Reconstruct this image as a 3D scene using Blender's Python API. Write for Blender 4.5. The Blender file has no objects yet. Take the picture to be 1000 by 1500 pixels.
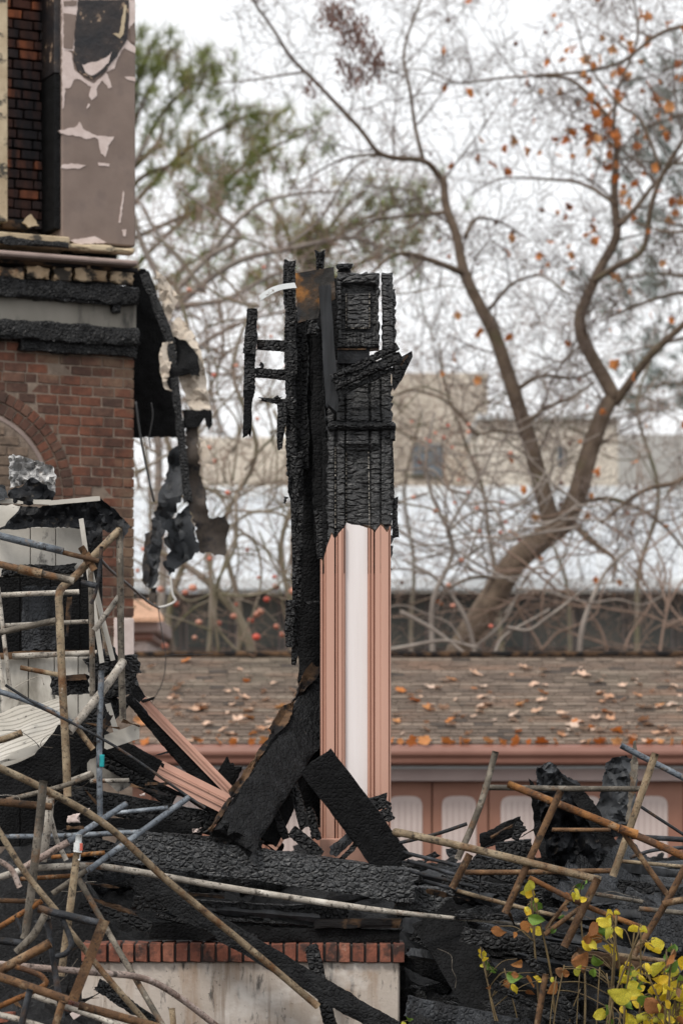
import bpy, bmesh, math, random
import numpy as np
from mathutils import Vector, Matrix, noise, geometry
R = math.radians
rng = random.Random(7)
C = bpy.context.scene.collection
sc = bpy.context.scene

# ------------------------------------------------------------------ camera, sky, sun, exposure
F, CZ, HX, HY = 4179.0, 1.6, 500.0, 1100.0          # focal length in pixels of the 1000x1500 photo, eye height, principal point
cam = bpy.data.cameras.new('camera'); co = bpy.data.objects.new('camera', cam); C.objects.link(co)
co.location = (0, 0, CZ); co.rotation_euler = (R(90), 0, 0)
cam.sensor_fit = 'VERTICAL'; cam.sensor_height = 36; cam.lens = F/1500*36
cam.shift_y = (HY-750)/1500
cam.clip_start = 0.1; cam.clip_end = 2000
cam.dof.use_dof = True; cam.dof.focus_distance = 14.0; cam.dof.aperture_fstop = 2.9
sc.camera = co

w = bpy.data.worlds.new('World'); sc.world = w; w.use_nodes = True
nt = w.node_tree; bg = nt.nodes['Background']
sky = nt.nodes.new('ShaderNodeTexSky'); sky.sky_type = 'NISHITA'; sky.sun_disc = False
sky.sun_elevation = R(50); sky.sun_rotation = R(218); sky.air_density = 1.0; sky.dust_density = 4.0
hs = nt.nodes.new('ShaderNodeHueSaturation'); hs.inputs['Saturation'].default_value = 0.25
mixw = nt.nodes.new('ShaderNodeMixRGB'); mixw.inputs[0].default_value = 0.8
mixw.inputs[2].default_value = (9.6, 9.7, 9.85, 1)              # even cloud cover
nt.links.new(sky.outputs[0], hs.inputs['Color']); nt.links.new(hs.outputs[0], mixw.inputs[1])
nt.links.new(mixw.outputs[0], bg.inputs['Color']); bg.inputs['Strength'].default_value = 0.095
sl = bpy.data.lights.new('sun', 'SUN'); sl.energy = 1.5; sl.angle = R(14); sl.color = (1, .95, .88)
so = bpy.data.objects.new('sun', sl); C.objects.link(so)
so.rotation_euler = (R(40), 0, R(-38)); so.location = (0, 0, 30)
sc.view_settings.view_transform = 'Standard'; sc.view_settings.look = 'None'
sc.view_settings.exposure = 0.5; sc.view_settings.gamma = 1; sc.view_settings.use_curve_mapping = False

# ------------------------------------------------------------------ helpers
def P(px, py, Y): return Vector(((px-HX)*Y/F, Y, CZ+(HY-py)*Y/F))
def S(n, Y=14.0): return n*Y/F

def tag(o, label=None, cat=None, group=None, kind=None):
    if label: o['label'] = label
    if cat: o['category'] = cat
    if group: o['group'] = group
    if kind: o['kind'] = kind
    return o
def empty(name, loc, rz=0.0):
    o = bpy.data.objects.new(name, None); C.objects.link(o); o.location = loc; o.rotation_euler = (0, 0, rz)
    o.empty_display_size = .1
    return o
def mesh(name, verts, faces, mat, smooth=False):
    me = bpy.data.meshes.new(name)
    me.from_pydata([tuple(v) for v in verts], [], faces); 
    if smooth: me.polygons.foreach_set('use_smooth', [True]*len(me.polygons))
    if mat is not None: me.materials.append(mat)
    me.update(); return me
def link(name, me, parent=None, loc=(0, 0, 0)):
    o = bpy.data.objects.new(name, me); C.objects.link(o); o.location = loc
    if parent: o.parent = parent
    return o
def wobj(name, verts, faces, mat, parent=None, smooth=False):
    """verts in world space; under an (unrotated) parent they become relative to it, else the origin goes to the base."""
    vs = np.array([tuple(v) for v in verts], float)
    if parent: org = np.array(parent.location) if parent.parent is None else np.array(parent.location)+np.array(parent.parent.location)
    else: org = np.array([(vs[:, 0].min()+vs[:, 0].max())/2, (vs[:, 1].min()+vs[:, 1].max())/2, vs[:, 2].min()])
    me = mesh(name, vs-org, faces, mat, smooth)
    return link(name, me, parent, (0, 0, 0) if parent else org)

def box(x0, x1, y0, y1, z0, z1):
    v = [(x0,y0,z0),(x1,y0,z0),(x1,y1,z0),(x0,y1,z0),(x0,y0,z1),(x1,y0,z1),(x1,y1,z1),(x0,y1,z1)]
    f = [(0,3,2,1),(4,5,6,7),(0,1,5,4),(1,2,6,5),(2,3,7,6),(3,0,4,7)]
    return v, f
def bevbox(x0, x1, y0, y1, z0, z1, b=.004):
    bm = bmesh.new(); v, f = box(x0, x1, y0, y1, z0, z1)
    vs = [bm.verts.new(p) for p in v]; [bm.faces.new([vs[i] for i in q]) for q in f]
    bmesh.ops.bevel(bm, geom=bm.edges[:], offset=b, segments=1, affect='EDGES')
    bm.verts.index_update()
    V = [v.co.copy() for v in bm.verts]; Fc = [[v.index for v in f.verts] for f in bm.faces]; bm.free()
    return V, Fc

# ---- node materials
def pmat(name, cols, scale=8, detail=4, rough=.6, bump=.0, bscale=60, stretch=(1, 1, 1), layers=(), objcols=None,
         world=True, spec=.5, metal=0.0, trans=0.0, rnd=0.0, bstretch=None, rough2=None, crack=None):
    m = bpy.data.materials.new(name); m.use_nodes = True; nt = m.node_tree; b = nt.nodes['Principled BSDF']; L = nt.links.new
    nd = nt.nodes.new
    oi = nd('ShaderNodeObjectInfo')
    if world: src = nd('ShaderNodeNewGeometry').outputs['Position']
    else: src = nd('ShaderNodeTexCoord').outputs['Object']
    add = nd('ShaderNodeVectorMath'); add.operation = 'ADD'
    mul = nd('ShaderNodeMath'); mul.operation = 'MULTIPLY'; mul.inputs[1].default_value = 0 if world else 37.0
    L(oi.outputs['Random'], mul.inputs[0]); L(src, add.inputs[0]); L(mul.outputs[0], add.inputs[1])
    vec = add.outputs[0]
    def nz(sc_, st, det=4, r=.55):
        mp = nd('ShaderNodeMapping'); mp.inputs['Scale'].default_value = st; L(vec, mp.inputs['Vector'])
        n = nd('ShaderNodeTexNoise'); n.inputs['Scale'].default_value = sc_; n.inputs['Detail'].default_value = det
        n.inputs['Roughness'].default_value = r; L(mp.outputs[0], n.inputs['Vector']); return n.outputs['Fac']
    def ramp(fac, cs):
        rp = nd('ShaderNodeValToRGB'); e = rp.color_ramp.elements
        while len(e) < len(cs): e.new(.5)
        for i, (p, c) in enumerate(cs): e[i].position = p; e[i].color = (*c, 1)
        L(fac, rp.inputs[0]); return rp.outputs[0]
    if objcols:
        col = ramp(oi.outputs['Random'], objcols)
        n = nz(scale, stretch, detail); hv = nd('ShaderNodeHueSaturation')
        mr = nd('ShaderNodeMapRange'); mr.inputs[1].default_value = .3; mr.inputs[2].default_value = .7; mr.inputs[3].default_value = .7; mr.inputs[4].default_value = 1.3
        L(n, mr.inputs[0]); L(mr.outputs[0], hv.inputs['Value']); L(col, hv.inputs['Color']); col = hv.outputs[0]
    else:
        col = ramp(nz(scale, stretch, detail), cols)
    if rnd:
        hv = nd('ShaderNodeHueSaturation'); mr = nd('ShaderNodeMapRange'); mr.inputs[3].default_value = 1-rnd; mr.inputs[4].default_value = 1+rnd
        L(oi.outputs['Random'], mr.inputs[0]); L(mr.outputs[0], hv.inputs['Value']); L(col, hv.inputs['Color']); col = hv.outputs[0]
    for ly in layers:
        c, s_, lo, hi = ly[:4]; st = ly[4] if len(ly) > 4 else (1, 1, 1); op = ly[5] if len(ly) > 5 else 1.0
        mr = nd('ShaderNodeMapRange'); mr.inputs[1].default_value = lo; mr.inputs[2].default_value = hi; mr.inputs[4].default_value = op
        L(nz(s_, st, 5, .62), mr.inputs[0])
        mx = nd('ShaderNodeMixRGB'); L(mr.outputs[0], mx.inputs[0]); L(col, mx.inputs[1]); mx.inputs[2].default_value = (*c, 1); col = mx.outputs[0]
    L(col, b.inputs['Base Color']); b.inputs['Roughness'].default_value = rough; b.inputs['Metallic'].default_value = metal
    b.inputs['Specular IOR Level'].default_value = spec
    if rough2 is not None:
        mr = nd('ShaderNodeMapRange'); mr.inputs[1].default_value = .35; mr.inputs[2].default_value = .65
        mr.inputs[3].default_value = rough; mr.inputs[4].default_value = rough2
        L(nz(25, (1, 1, 1)), mr.inputs[0]); L(mr.outputs[0], b.inputs['Roughness'])
    if bump:
        bp = nd('ShaderNodeBump'); bp.inputs['Strength'].default_value = bump; bp.inputs['Distance'].default_value = .01
        L(nz(bscale, bstretch or stretch, 6, .6), bp.inputs['Height']); L(bp.outputs[0], b.inputs['Normal'])
        if crack:                      # alligator cracking: rounded cells with deep joints
            cs_, cst, cd = crack
            mp = nd('ShaderNodeMapping'); mp.inputs['Scale'].default_value = cst
            wn = nd('ShaderNodeTexNoise'); wn.inputs['Scale'].default_value = 14; wv = nd('ShaderNodeVectorMath'); wv.operation = 'SCALE'; wv.inputs['Scale'].default_value = .03
            wa = nd('ShaderNodeVectorMath'); wa.operation = 'ADD'; L(vec, wn.inputs['Vector']); L(wn.outputs['Color'], wv.inputs[0]); L(vec, wa.inputs[0]); L(wv.outputs[0], wa.inputs[1]); L(wa.outputs[0], mp.inputs['Vector'])
            vo = nd('ShaderNodeTexVoronoi'); vo.feature = 'DISTANCE_TO_EDGE'; vo.inputs['Scale'].default_value = cs_; vo.inputs['Randomness'].default_value = .68; L(mp.outputs[0], vo.inputs['Vector'])
            rp = nd('ShaderNodeMapRange'); rp.interpolation_type = 'SMOOTHSTEP'; rp.inputs[2].default_value = .28; L(vo.outputs['Distance'], rp.inputs[0])
            b2 = nd('ShaderNodeBump'); b2.inputs['Strength'].default_value = 1.0; b2.inputs['Distance'].default_value = cd
            L(rp.outputs[0], b2.inputs['Height']); L(bp.outputs[0], b2.inputs['Normal']); L(b2.outputs[0], b.inputs['Normal'])
    if trans:
        tb = nd('ShaderNodeBsdfTranslucent'); L(col, tb.inputs[0]); ms = nd('ShaderNodeMixShader'); ms.inputs[0].default_value = trans
        out = nt.nodes['Material Output']; L(b.outputs[0], ms.inputs[1]); L(tb.outputs[0], ms.inputs[2]); L(ms.outputs[0], out.inputs[0])
    return m

K = {}
K['char'] = pmat('charred wood', [(.3, (.004, .004, .0045)), (.55, (.009, .0093, .0103)), (.8, (.022, .023, .025))], 30, rough=.34, rough2=.6, bump=.8, bscale=110, world=False, spec=.42, crack=(34, (1, 1, 1.25), .011),
                 layers=[((.035, .018, .008), 3.0, .68, .78, (1, 1, 1), .5), ((.10, .10, .10), 40, .66, .8, (1, 1, 1), .4)])
K['char_post'] = pmat('charred post wood', [(.3, (.004, .004, .0045)), (.55, (.010, .0103, .0113)), (.8, (.026, .027, .029))], 30, rough=.3, rough2=.55, bump=.9, bscale=110, world=False, spec=.75, crack=(13, (1, 1, 3.2), .007),
                 layers=[((.05, .02, .008), 9.0, .70, .76, (1, 1, 3), .6), ((.12, .12, .12), 40, .66, .8, (1, 1, 1), .4)])
K['char_smooth'] = pmat('smooth charred wood', [(.3, (.004, .004, .0045)), (.6, (.010, .0105, .0115)), (.8, (.03, .031, .033))], 24, rough=.55, rough2=.75, bump=.7, bscale=80, bstretch=(1, 1, 1), world=False, spec=.2, crack=(48, (1, 1, 1), .003),
                 layers=[((.05, .028, .012), 6.0, .70, .76, (1, 1, 1), .6)])
K['char_grid'] = pmat('squared alligator char', [(.3, (.014, .0145, .0155)), (.6, (.034, .036, .039)), (.8, (.07, .073, .077))], 24, rough=.36, rough2=.6, bump=.7, bscale=90, world=False, spec=.7, crack=(30, (1.0, 1, 1.35), .010),
                 layers=[((.006, .006, .007), 5, .56, .7, (1, 1, 1), .7)])
K['char_dull'] = pmat('soot black wood', [(.3, (.003, .003, .0033)), (.7, (.009, .0092, .010))], 18, rough=.75, bump=.6, bscale=90, world=False, spec=.16, crack=(46, (1, 1, 1), .0025),
                 layers=[((.03, .027, .025), 30, .68, .8, (1, 1, 1), .4)])
K['char_grey'] = pmat('grey ashed wood', [(.3, (.014, .015, .017)), (.7, (.055, .059, .066))], 14, rough=.6, bump=.8, bscale=60, stretch=(1, 1, .3), world=False, spec=.3, crack=(42, (1.2, 1, 1), .005),
                 layers=[((.008, .008, .009), 9, .5, .62, (1, 1, 1), .8)])
K['char_grain'] = pmat('smooth scorched grain', [(.3, (.008, .0085, .0095)), (.7, (.034, .037, .042))], 18, rough=.5, bump=.5, bscale=70, stretch=(1, 1, .05), world=False, spec=.35,
                 layers=[((.006, .006, .007), 6, .52, .66, (2, 1, .3), .85), ((.09, .06, .035), 8, .66, .74, (2, 1, .3), .6)])
K['char_brown'] = pmat('scorched brown wood', [(.3, (.03, .018, .011)), (.7, (.15, .085, .045))], 14, rough=.7, bump=.6, bscale=60, stretch=(.2, 1, 1), world=False, spec=.2,
                 layers=[((.006, .006, .007), 7, .44, .54, (1, 1, 1), .97)])
K['ash'] = pmat('pale gap light and bare sliver', [(.3, (.3, .26, .21)), (.7, (.6, .55, .48))], 60, rough=.9, world=False)  # light through the post seams painted as a pale tone, also the bare sliver
K['rubble'] = pmat('charcoal rubble', [(.3, (.003, .003, .0034)), (.6, (.011, .011, .012)), (.8, (.05, .048, .046))], 55, rough=.7, bump=1.0, bscale=80, spec=.25)
K['pink'] = pmat('terracotta pink paint', [(.3, (.46, .255, .19)), (.7, (.53, .305, .23))], 10, rough=.55, bump=.12, bscale=90, stretch=(1, 1, .06), world=False,
                 layers=[((.16, .08, .05), 5.0, .70, .80, (1.6, 1.6, .25), .55), ((.10, .055, .04), 70, .72, .77, (1, 1, .4), .7)])
K['pinkdk'] = pmat('pink paint in grooves', [(.3, (.41, .215, .155)), (.7, (.48, .265, .195))], 10, rough=.6, bump=.15, bscale=90, stretch=(1, 1, .06), world=False,
                 layers=[((.12, .06, .035), 30, .62, .72, (1, 1, .05), .6)])
K['white'] = pmat('off white paint', [(.3, (.70, .64, .62)), (.7, (.78, .73, .72))], 12, rough=.5, bump=.10, bscale=110, stretch=(1, 1, .05), world=False,
                 layers=[((.45, .36, .31), 4, .68, .82, (2, 2, .2), .45), ((.3, .25, .22), 90, .74, .79, (1, 1, .5), .5)])
K['plaster'] = pmat('mauve paint', [(.3, (.175, .128, .106)), (.7, (.225, .168, .140))], 5, rough=.75, bump=.15, bscale=70,
                 layers=[((.11, .085, .08), 3, .55, .75, (1, 1, 1), .6), ((.45, .38, .36), 45, .74, .78, (1, 1, .3), .5)])
K['bare'] = pmat('pale bare plaster', [(.3, (.55, .44, .40)), (.7, (.68, .57, .53))], 14, rough=.85, bump=.3, bscale=60)
K['burnpatch'] = pmat('burnt brown patch', [(.35, (.008, .008, .011)), (.6, (.03, .022, .02)), (.75, (.07, .04, .025))], 9, rough=.6, bump=.8, bscale=30,
                 layers=[((.45, .32, .22), 9, .60, .66, (1, 1, 1), .85)])
K['ledge'] = pmat('mauve stone ledge', [(.3, (.22, .165, .145)), (.7, (.33, .25, .22))], 6, rough=.75, bump=.3, bscale=50,
                 layers=[((.03, .025, .022), 5, .62, .72, (1, 1, 2), .8)])
K['cream'] = pmat('dirty cream paint', [(.3, (.36, .27, .17)), (.7, (.54, .44, .30))], 6, rough=.75, bump=.3, bscale=50,
                 layers=[((.02, .02, .018), 7, .56, .64, (1, 1, 1.5), .9), ((.30, .15, .05), 4, .62, .75, (1, 1, 1), .6)])
K['scorched_cream'] = pmat('scorched cream wood', [(.3, (.34, .22, .12)), (.7, (.52, .40, .27))], 7, rough=.8, bump=.6, bscale=40, world=False,
                 layers=[((.36, .13, .03), 5, .52, .64, (1, 1, 1), .8), ((.012, .011, .010), 6, .50, .58, (1, 1, 1.4), .95)])
K['frieze'] = pmat('smoked grey panel', [(.3, (.17, .155, .13)), (.7, (.27, .25, .215))], 3, rough=.8, bump=.2, bscale=40, stretch=(1, 1, .4),
                 layers=[((.03, .028, .026), 6, .56, .70, (1, 1, .3), .8)])
brc = [(0, (.065, .034, .024)), (.3, (.115, .043, .025)), (.55, (.155, .056, .031)), (.8, (.095, .048, .033)), (1, (.165, .082, .052))]
K['brick'] = pmat('weathered red brick', None, 22, rough=.85, bump=.5, bscale=70, objcols=brc,
                 layers=[((.028, .02, .016), 2.2, .50, .70, (1, 1, 1), .75), ((.24, .17, .11), 3.1, .52, .66, (1, 1, .8), .65), ((.02, .017, .016), 30, .62, .72, (1, 1, 1), .5)])
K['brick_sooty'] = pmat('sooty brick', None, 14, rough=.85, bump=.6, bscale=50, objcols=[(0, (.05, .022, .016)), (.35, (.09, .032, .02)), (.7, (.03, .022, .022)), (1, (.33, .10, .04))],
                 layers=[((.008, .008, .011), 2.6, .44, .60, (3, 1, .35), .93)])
K['brick_cap'] = pmat('orange red brick', None, 30, rough=.85, bump=.5, bscale=80, objcols=[(0, (.15, .048, .03)), (.5, (.21, .07, .042)), (1, (.27, .105, .066))],
                 layers=[((.02, .018, .017), 9, .50, .62, (1, 1, 1), .85), ((.36, .28, .22), 16, .62, .70, (1, 1, 1), .5)])
K['brick_tan'] = pmat('smoked tan brick', None, 20, rough=.85, bump=.4, objcols=[(0, (.12, .085, .06)), (1, (.2, .14, .1))], layers=[((.02, .018, .016), 3, .5, .65, (1, 1, 1), .8)])
K['mortar'] = pmat('lime mortar', [(.3, (.13, .095, .072)), (.7, (.26, .20, .155))], 18, rough=.9, bump=.6, bscale=80)
K['mortar_dark'] = pmat('sooty mortar', [(.3, (.012, .012, .014)), (.7, (.06, .05, .045))], 9, rough=.9, bump=.6, bscale=60)
K['stucco'] = pmat('stained white stucco', [(.3, (.44, .37, .31)), (.7, (.60, .53, .47))], 3, rough=.85, bump=.35, bscale=45,
                 layers=[((.30, .18, .10), 3.2, .50, .68, (2.2, 1, .35), .8), ((.03, .03, .03), 10, .57, .66, (2, 1, .5), .8), ((.05, .045, .04), 40, .62, .68, (1, 1, 1), .6), ((.74, .69, .64), 2.5, .56, .66, (1, 1, 1.3), .7), ((.16, .09, .045), 5, .58, .70, (3, 1, .16), .6)])
def pipe(name, a, b_, layers, rough=.6, metal=0):
    return pmat(name, [(.32, tuple(x*.62 for x in a)), (.5, a), (.68, b_)], 11, rough=rough, bump=.6, bscale=120, world=False, layers=list(layers)+[((.02, .016, .013), 75, .58, .63, (1, 1, 1), .75)], rnd=.22, metal=metal, rough2=rough+.2, spec=.35, detail=6)
dirt = ((.022, .016, .012), 26, .56, .66, (1, 1, 1), .85); soot = ((.012, .012, .013), 4, .60, .74, (1, 1, 1), .7); speck = ((.42, .38, .33), 60, .64, .70, (1, 1, 1), .6)
K['p_tan'] = pipe('weathered tan pipe', (.25, .185, .115), (.40, .32, .215), [((.13, .06, .022), 6, .50, .64), speck, soot, dirt])
K['p_white'] = pipe('chalky white pipe', (.34, .305, .26), (.54, .50, .44), [((.17, .085, .04), 9, .58, .68), dirt, ((.05, .045, .04), 5, .58, .74, (1, 1, 1), .7)])
K['p_pinkw'] = pipe('pinkish scorched pipe', (.37, .28, .24), (.52, .43, .385), [((.14, .08, .055), 7, .54, .68), dirt])
K['p_blue'] = pipe('blue grey steel pipe', (.14, .16, .185), (.29, .32, .35), [((.20, .15, .11), 12, .58, .68), soot, dirt], rough=.45, metal=.3)
K['p_rust'] = pipe('brown rust pipe', (.10, .052, .025), (.19, .105, .05), [((.27, .19, .115), 12, .56, .66, (1, 1, 1), .8), soot, dirt], rough=.75)
K['p_orange'] = pipe('orange rust pipe', (.21, .085, .025), (.33, .155, .05), [((.08, .04, .022), 8, .50, .62), ((.28, .20, .13), 14, .60, .68, (1, 1, 1), .7), dirt], rough=.75)
K['p_dark'] = pipe('dark steel pipe', (.022, .024, .028), (.065, .07, .08), [((.09, .05, .028), 9, .56, .68), dirt], rough=.5, metal=.2)
K['p_grey'] = pipe('grey brown pipe', (.12, .102, .08), (.24, .21, .17), [((.15, .075, .032), 7, .54, .66), speck, soot, dirt])
K['inner'] = pmat('pipe bore', [(.3, (.01, .008, .006)), (.7, (.03, .02, .014))], 10, rough=.9)
K['white_panel'] = pmat('soot stained white board', [(.3, (.42, .395, .35)), (.7, (.56, .53, .48))], 5, rough=.6, bump=.2, bscale=50,
                 layers=[((.14, .125, .10), 4, .50, .68, (1, 1, .4), .85), ((.012, .012, .012), 7, .58, .66, (1, 1, .6), .95)])
K['corr'] = pmat('dusty corrugated sheet', [(.3, (.36, .335, .29)), (.7, (.50, .47, .42))], 6, rough=.6, bump=.1, bscale=60,
                 layers=[((.10, .09, .08), 14, .62, .70), ((.02, .02, .02), 22, .68, .72)])
K['foil'] = pmat('crumpled grey foil', [(.3, (.26, .26, .26)), (.7, (.50, .49, .48))], 20, rough=.45, bump=1.0, bscale=35, metal=.3, layers=[((.15, .09, .05), 14, .62, .7), ((.03, .03, .03), 8, .6, .7)])
K['sheetdark'] = pmat('blackened sheet metal', [(.3, (.006, .0065, .008)), (.7, (.022, .024, .028))], 5, rough=.5, bump=.6, bscale=45, spec=.25, layers=[((.09, .075, .06), 22, .60, .68, (1, 1, 1), .6), ((.003, .003, .004), 9, .5, .58, (1, 1, 1), .8), ((.22, .2, .18), 70, .68, .73, (1, 1, 1), .5)])
K['sheetgrey'] = pmat('grey torn sheet', [(.3, (.022, .024, .027)), (.7, (.06, .064, .07))], 5, rough=.5, bump=.4, bscale=25, spec=.22, layers=[((.07, .07, .07), 30, .58, .64, (1, 1, .4), .5), ((.006, .006, .006), 11, .54, .62, (1, 1, .7), .85), ((.22, .2, .18), 60, .68, .73, (1, 1, 1), .5)])
K['sheetbrown'] = pmat('brown scorched sheet', [(.3, (.035, .027, .022)), (.7, (.10, .078, .062))], 5, rough=.65, spec=.25, bump=.4, bscale=25, layers=[((.012, .012, .014), 5, .48, .6)])
K['rustsheet'] = pmat('rusted flashing', [(.38, (.010, .008, .006)), (.5, (.05, .026, .010)), (.6, (.26, .105, .018))], 8, rough=.45, bump=.4, bscale=40, layers=[((.008, .008, .009), 6, .5, .62)], metal=.3)
K['cloth'] = pmat('torn canvas', [(.3, (.42, .35, .28)), (.7, (.62, .54, .45))], 10, rough=.9, bump=.6, bscale=50, layers=[((.10, .07, .05), 9, .58, .7)])
K['strip'] = pmat('bent white trim', [(.3, (.55, .57, .57)), (.7, (.75, .77, .77))], 10, rough=.4, layers=[((.15, .11, .08), 30, .6, .68)])
K['ground'] = pmat('burnt ground', [(.3, (.02, .018, .016)), (.6, (.06, .05, .042)), (.8, (.11, .09, .07))], 3, rough=.9, bump=.8, bscale=25)
K['shingle'] = pmat('weathered shingles', [(.3, (.085, .060, .044)), (.5, (.125, .090, .067)), (.7, (.17, .124, .092))], 16, rough=.85, bump=.4, bscale=60, stretch=(.35, 1, 1),
                 layers=[((.12, .12, .08), .7, .5, .7, (1, 1, 1), .35), ((.26, .145, .09), 2.0, .50, .66, (.5, 1, 1), .6)])
K['shingle_light'] = pmat('bleached shingles', [(.3, (.16, .118, .088)), (.7, (.25, .19, .145))], 16, rough=.85, stretch=(.35, 1, 1), layers=[((.13, .13, .09), .7, .5, .7, (1, 1, 1), .4)])
K['shingle_dark'] = pmat('dark shingles', [(.3, (.035, .026, .02)), (.7, (.07, .052, .04))], 16, rough=.85, stretch=(.35, 1, 1))
K['gutter'] = pmat('brown pink gutter', [(.3, (.20, .088, .062)), (.7, (.26, .125, .092))], 2, rough=.45)
K['fascia'] = pmat('dusty rose fascia', [(.3, (.36, .27, .25)), (.7, (.44, .34, .315))], 2, rough=.6)
K['doorpaint'] = pmat('terracotta door', [(.3, (.26, .118, .078)), (.7, (.32, .155, .105))], 3, rough=.6)
K['doorwhite'] = pmat('cream door panel', [(.3, (.50, .405, .375)), (.7, (.57, .475, .44))], 3, rough=.6)
K['leaf_tan'] = pmat('dry tan leaf', None, 30, rough=.7, world=False, objcols=[(0, (.52, .32, .21)), (.35, (.68, .47, .35)), (.6, (.46, .20, .08)), (.8, (.66, .50, .40)), (1, (.58, .42, .32))], trans=.15)
K['leaf_orange'] = pmat('orange leaf', None, 30, rough=.7, world=False, objcols=[(0, (.46, .12, .02)), (.5, (.56, .19, .04)), (1, (.60, .30, .12))], trans=.3)
K['leaf_yellow'] = pmat('yellow leaf', None, 25, rough=.55, world=False, objcols=[(0, (.72, .47, .025)), (.5, (.80, .62, .05)), (1, (.60, .58, .08))], trans=.35, bump=.3, bscale=60,
                 layers=[((.34, .42, .05), 7, .58, .70, (1, 1, 1), .7), ((.30, .14, .035), 14, .66, .72), ((.75, .66, .2), 50, .6, .7, (1, 1, 1), .4)])
K['leaf_green'] = pmat('green leaf', None, 25, rough=.5, world=False, objcols=[(0, (.08, .17, .03)), (1, (.20, .32, .05))], trans=.3, bump=.3, bscale=60)
K['leaf_brown'] = pmat('withered brown leaf', None, 25, rough=.7, world=False, objcols=[(0, (.28, .11, .035)), (.5, (.42, .17, .04)), (1, (.20, .12, .07))], trans=.25, bump=.6, bscale=50)
K['stem'] = pmat('plant stem', [(.3, (.07, .045, .02)), (.7, (.17, .12, .05))], 12, rough=.7)
K['fruit'] = pmat('red persimmon', None, 10, rough=.4, world=False, objcols=[(0, (.50, .07, .04)), (.4, (.50, .16, .10)), (1, (.52, .26, .18))])
K['bark'] = pmat('grey brown bark', [(.3, (.075, .05, .033)), (.7, (.165, .12, .085))], 6, rough=.9, bump=.8, bscale=20, layers=[((.085, .085, .035), 2, .55, .68, (1, 1, 1), .6)])
K['twig'] = pmat('bare twig', [(.3, (.10, .072, .058)), (.7, (.18, .135, .112))], 2, rough=.9)
K['palebark'] = pmat('pale grey stem', [(.3, (.17, .14, .12)), (.7, (.31, .27, .235))], 3, rough=.9, bump=.4, bscale=20)
K['moss'] = pmat('mossy bark', [(.3, (.10, .095, .045)), (.55, (.20, .165, .125)), (.7, (.30, .25, .21))], 2, rough=.9, bump=.5, bscale=20)
K['brush'] = pmat('tan brush', [(.3, (.19, .125, .09)), (.7, (.32, .23, .18))], 2, rough=.9)
K['needle'] = pmat('pine needles', [(.3, (.13, .16, .04)), (.55, (.21, .24, .065)), (.75, (.36, .23, .10))], 1.2, rough=.7, trans=.35)
K['needle_far'] = pmat('far grey green needles', [(.3, (.12, .15, .13)), (.7, (.20, .235, .20))], 1.2, rough=.8)
K['seed'] = pmat('brown seed cluster', [(.3, (.10, .05, .04)), (.7, (.2, .11, .085))], 8, rough=.9)
K['tanwall'] = pmat('sand render', [(.3, (.43, .375, .31)), (.7, (.50, .44, .37))], .4, rough=.9)
K['tanwall2'] = pmat('pale sand render', [(.3, (.58, .52, .44)), (.7, (.65, .59, .51))], .4, rough=.9)
K['whiteroof'] = pmat('white standing seam roof', [(.3, (.46, .485, .515)), (.7, (.53, .555, .58))], .5, rough=.5)
K['whitetrim'] = pmat('white parapet', [(.3, (.62, .64, .65)), (.7, (.70, .72, .73))], .8, rough=.6)
K['glass'] = pmat('dark window glass', [(.3, (.07, .085, .10)), (.7, (.13, .15, .17))], .6, rough=.12)
K['greypale'] = pmat('pale grey render', [(.3, (.36, .35, .33)), (.7, (.42, .41, .39))], .4, rough=.9)
K['glass_dark'] = pmat('unlit window glass', [(.3, (.05, .055, .05)), (.7, (.13, .12, .10))], .9, rough=.3, spec=.3)
K['greywall'] = pmat('grey green wall', [(.3, (.13, .14, .13)), (.7, (.20, .20, .185))], .6, rough=.85)
K['wire'] = pmat('black cable', [(.3, (.01, .01, .01)), (.7, (.02, .02, .02))], 5, rough=.5)
K['cable_white'] = pmat('white cable', [(.3, (.5, .48, .45)), (.7, (.6, .58, .55))], 5, rough=.5)
K['teal'] = pmat('turquoise tape', [(.3, (.0, .30, .33)), (.7, (.01, .40, .42))], 20, rough=.5)
K['redcap'] = pmat('red collar', [(.3, (.45, .07, .04)), (.7, (.55, .12, .08))], 20, rough=.5)

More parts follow.
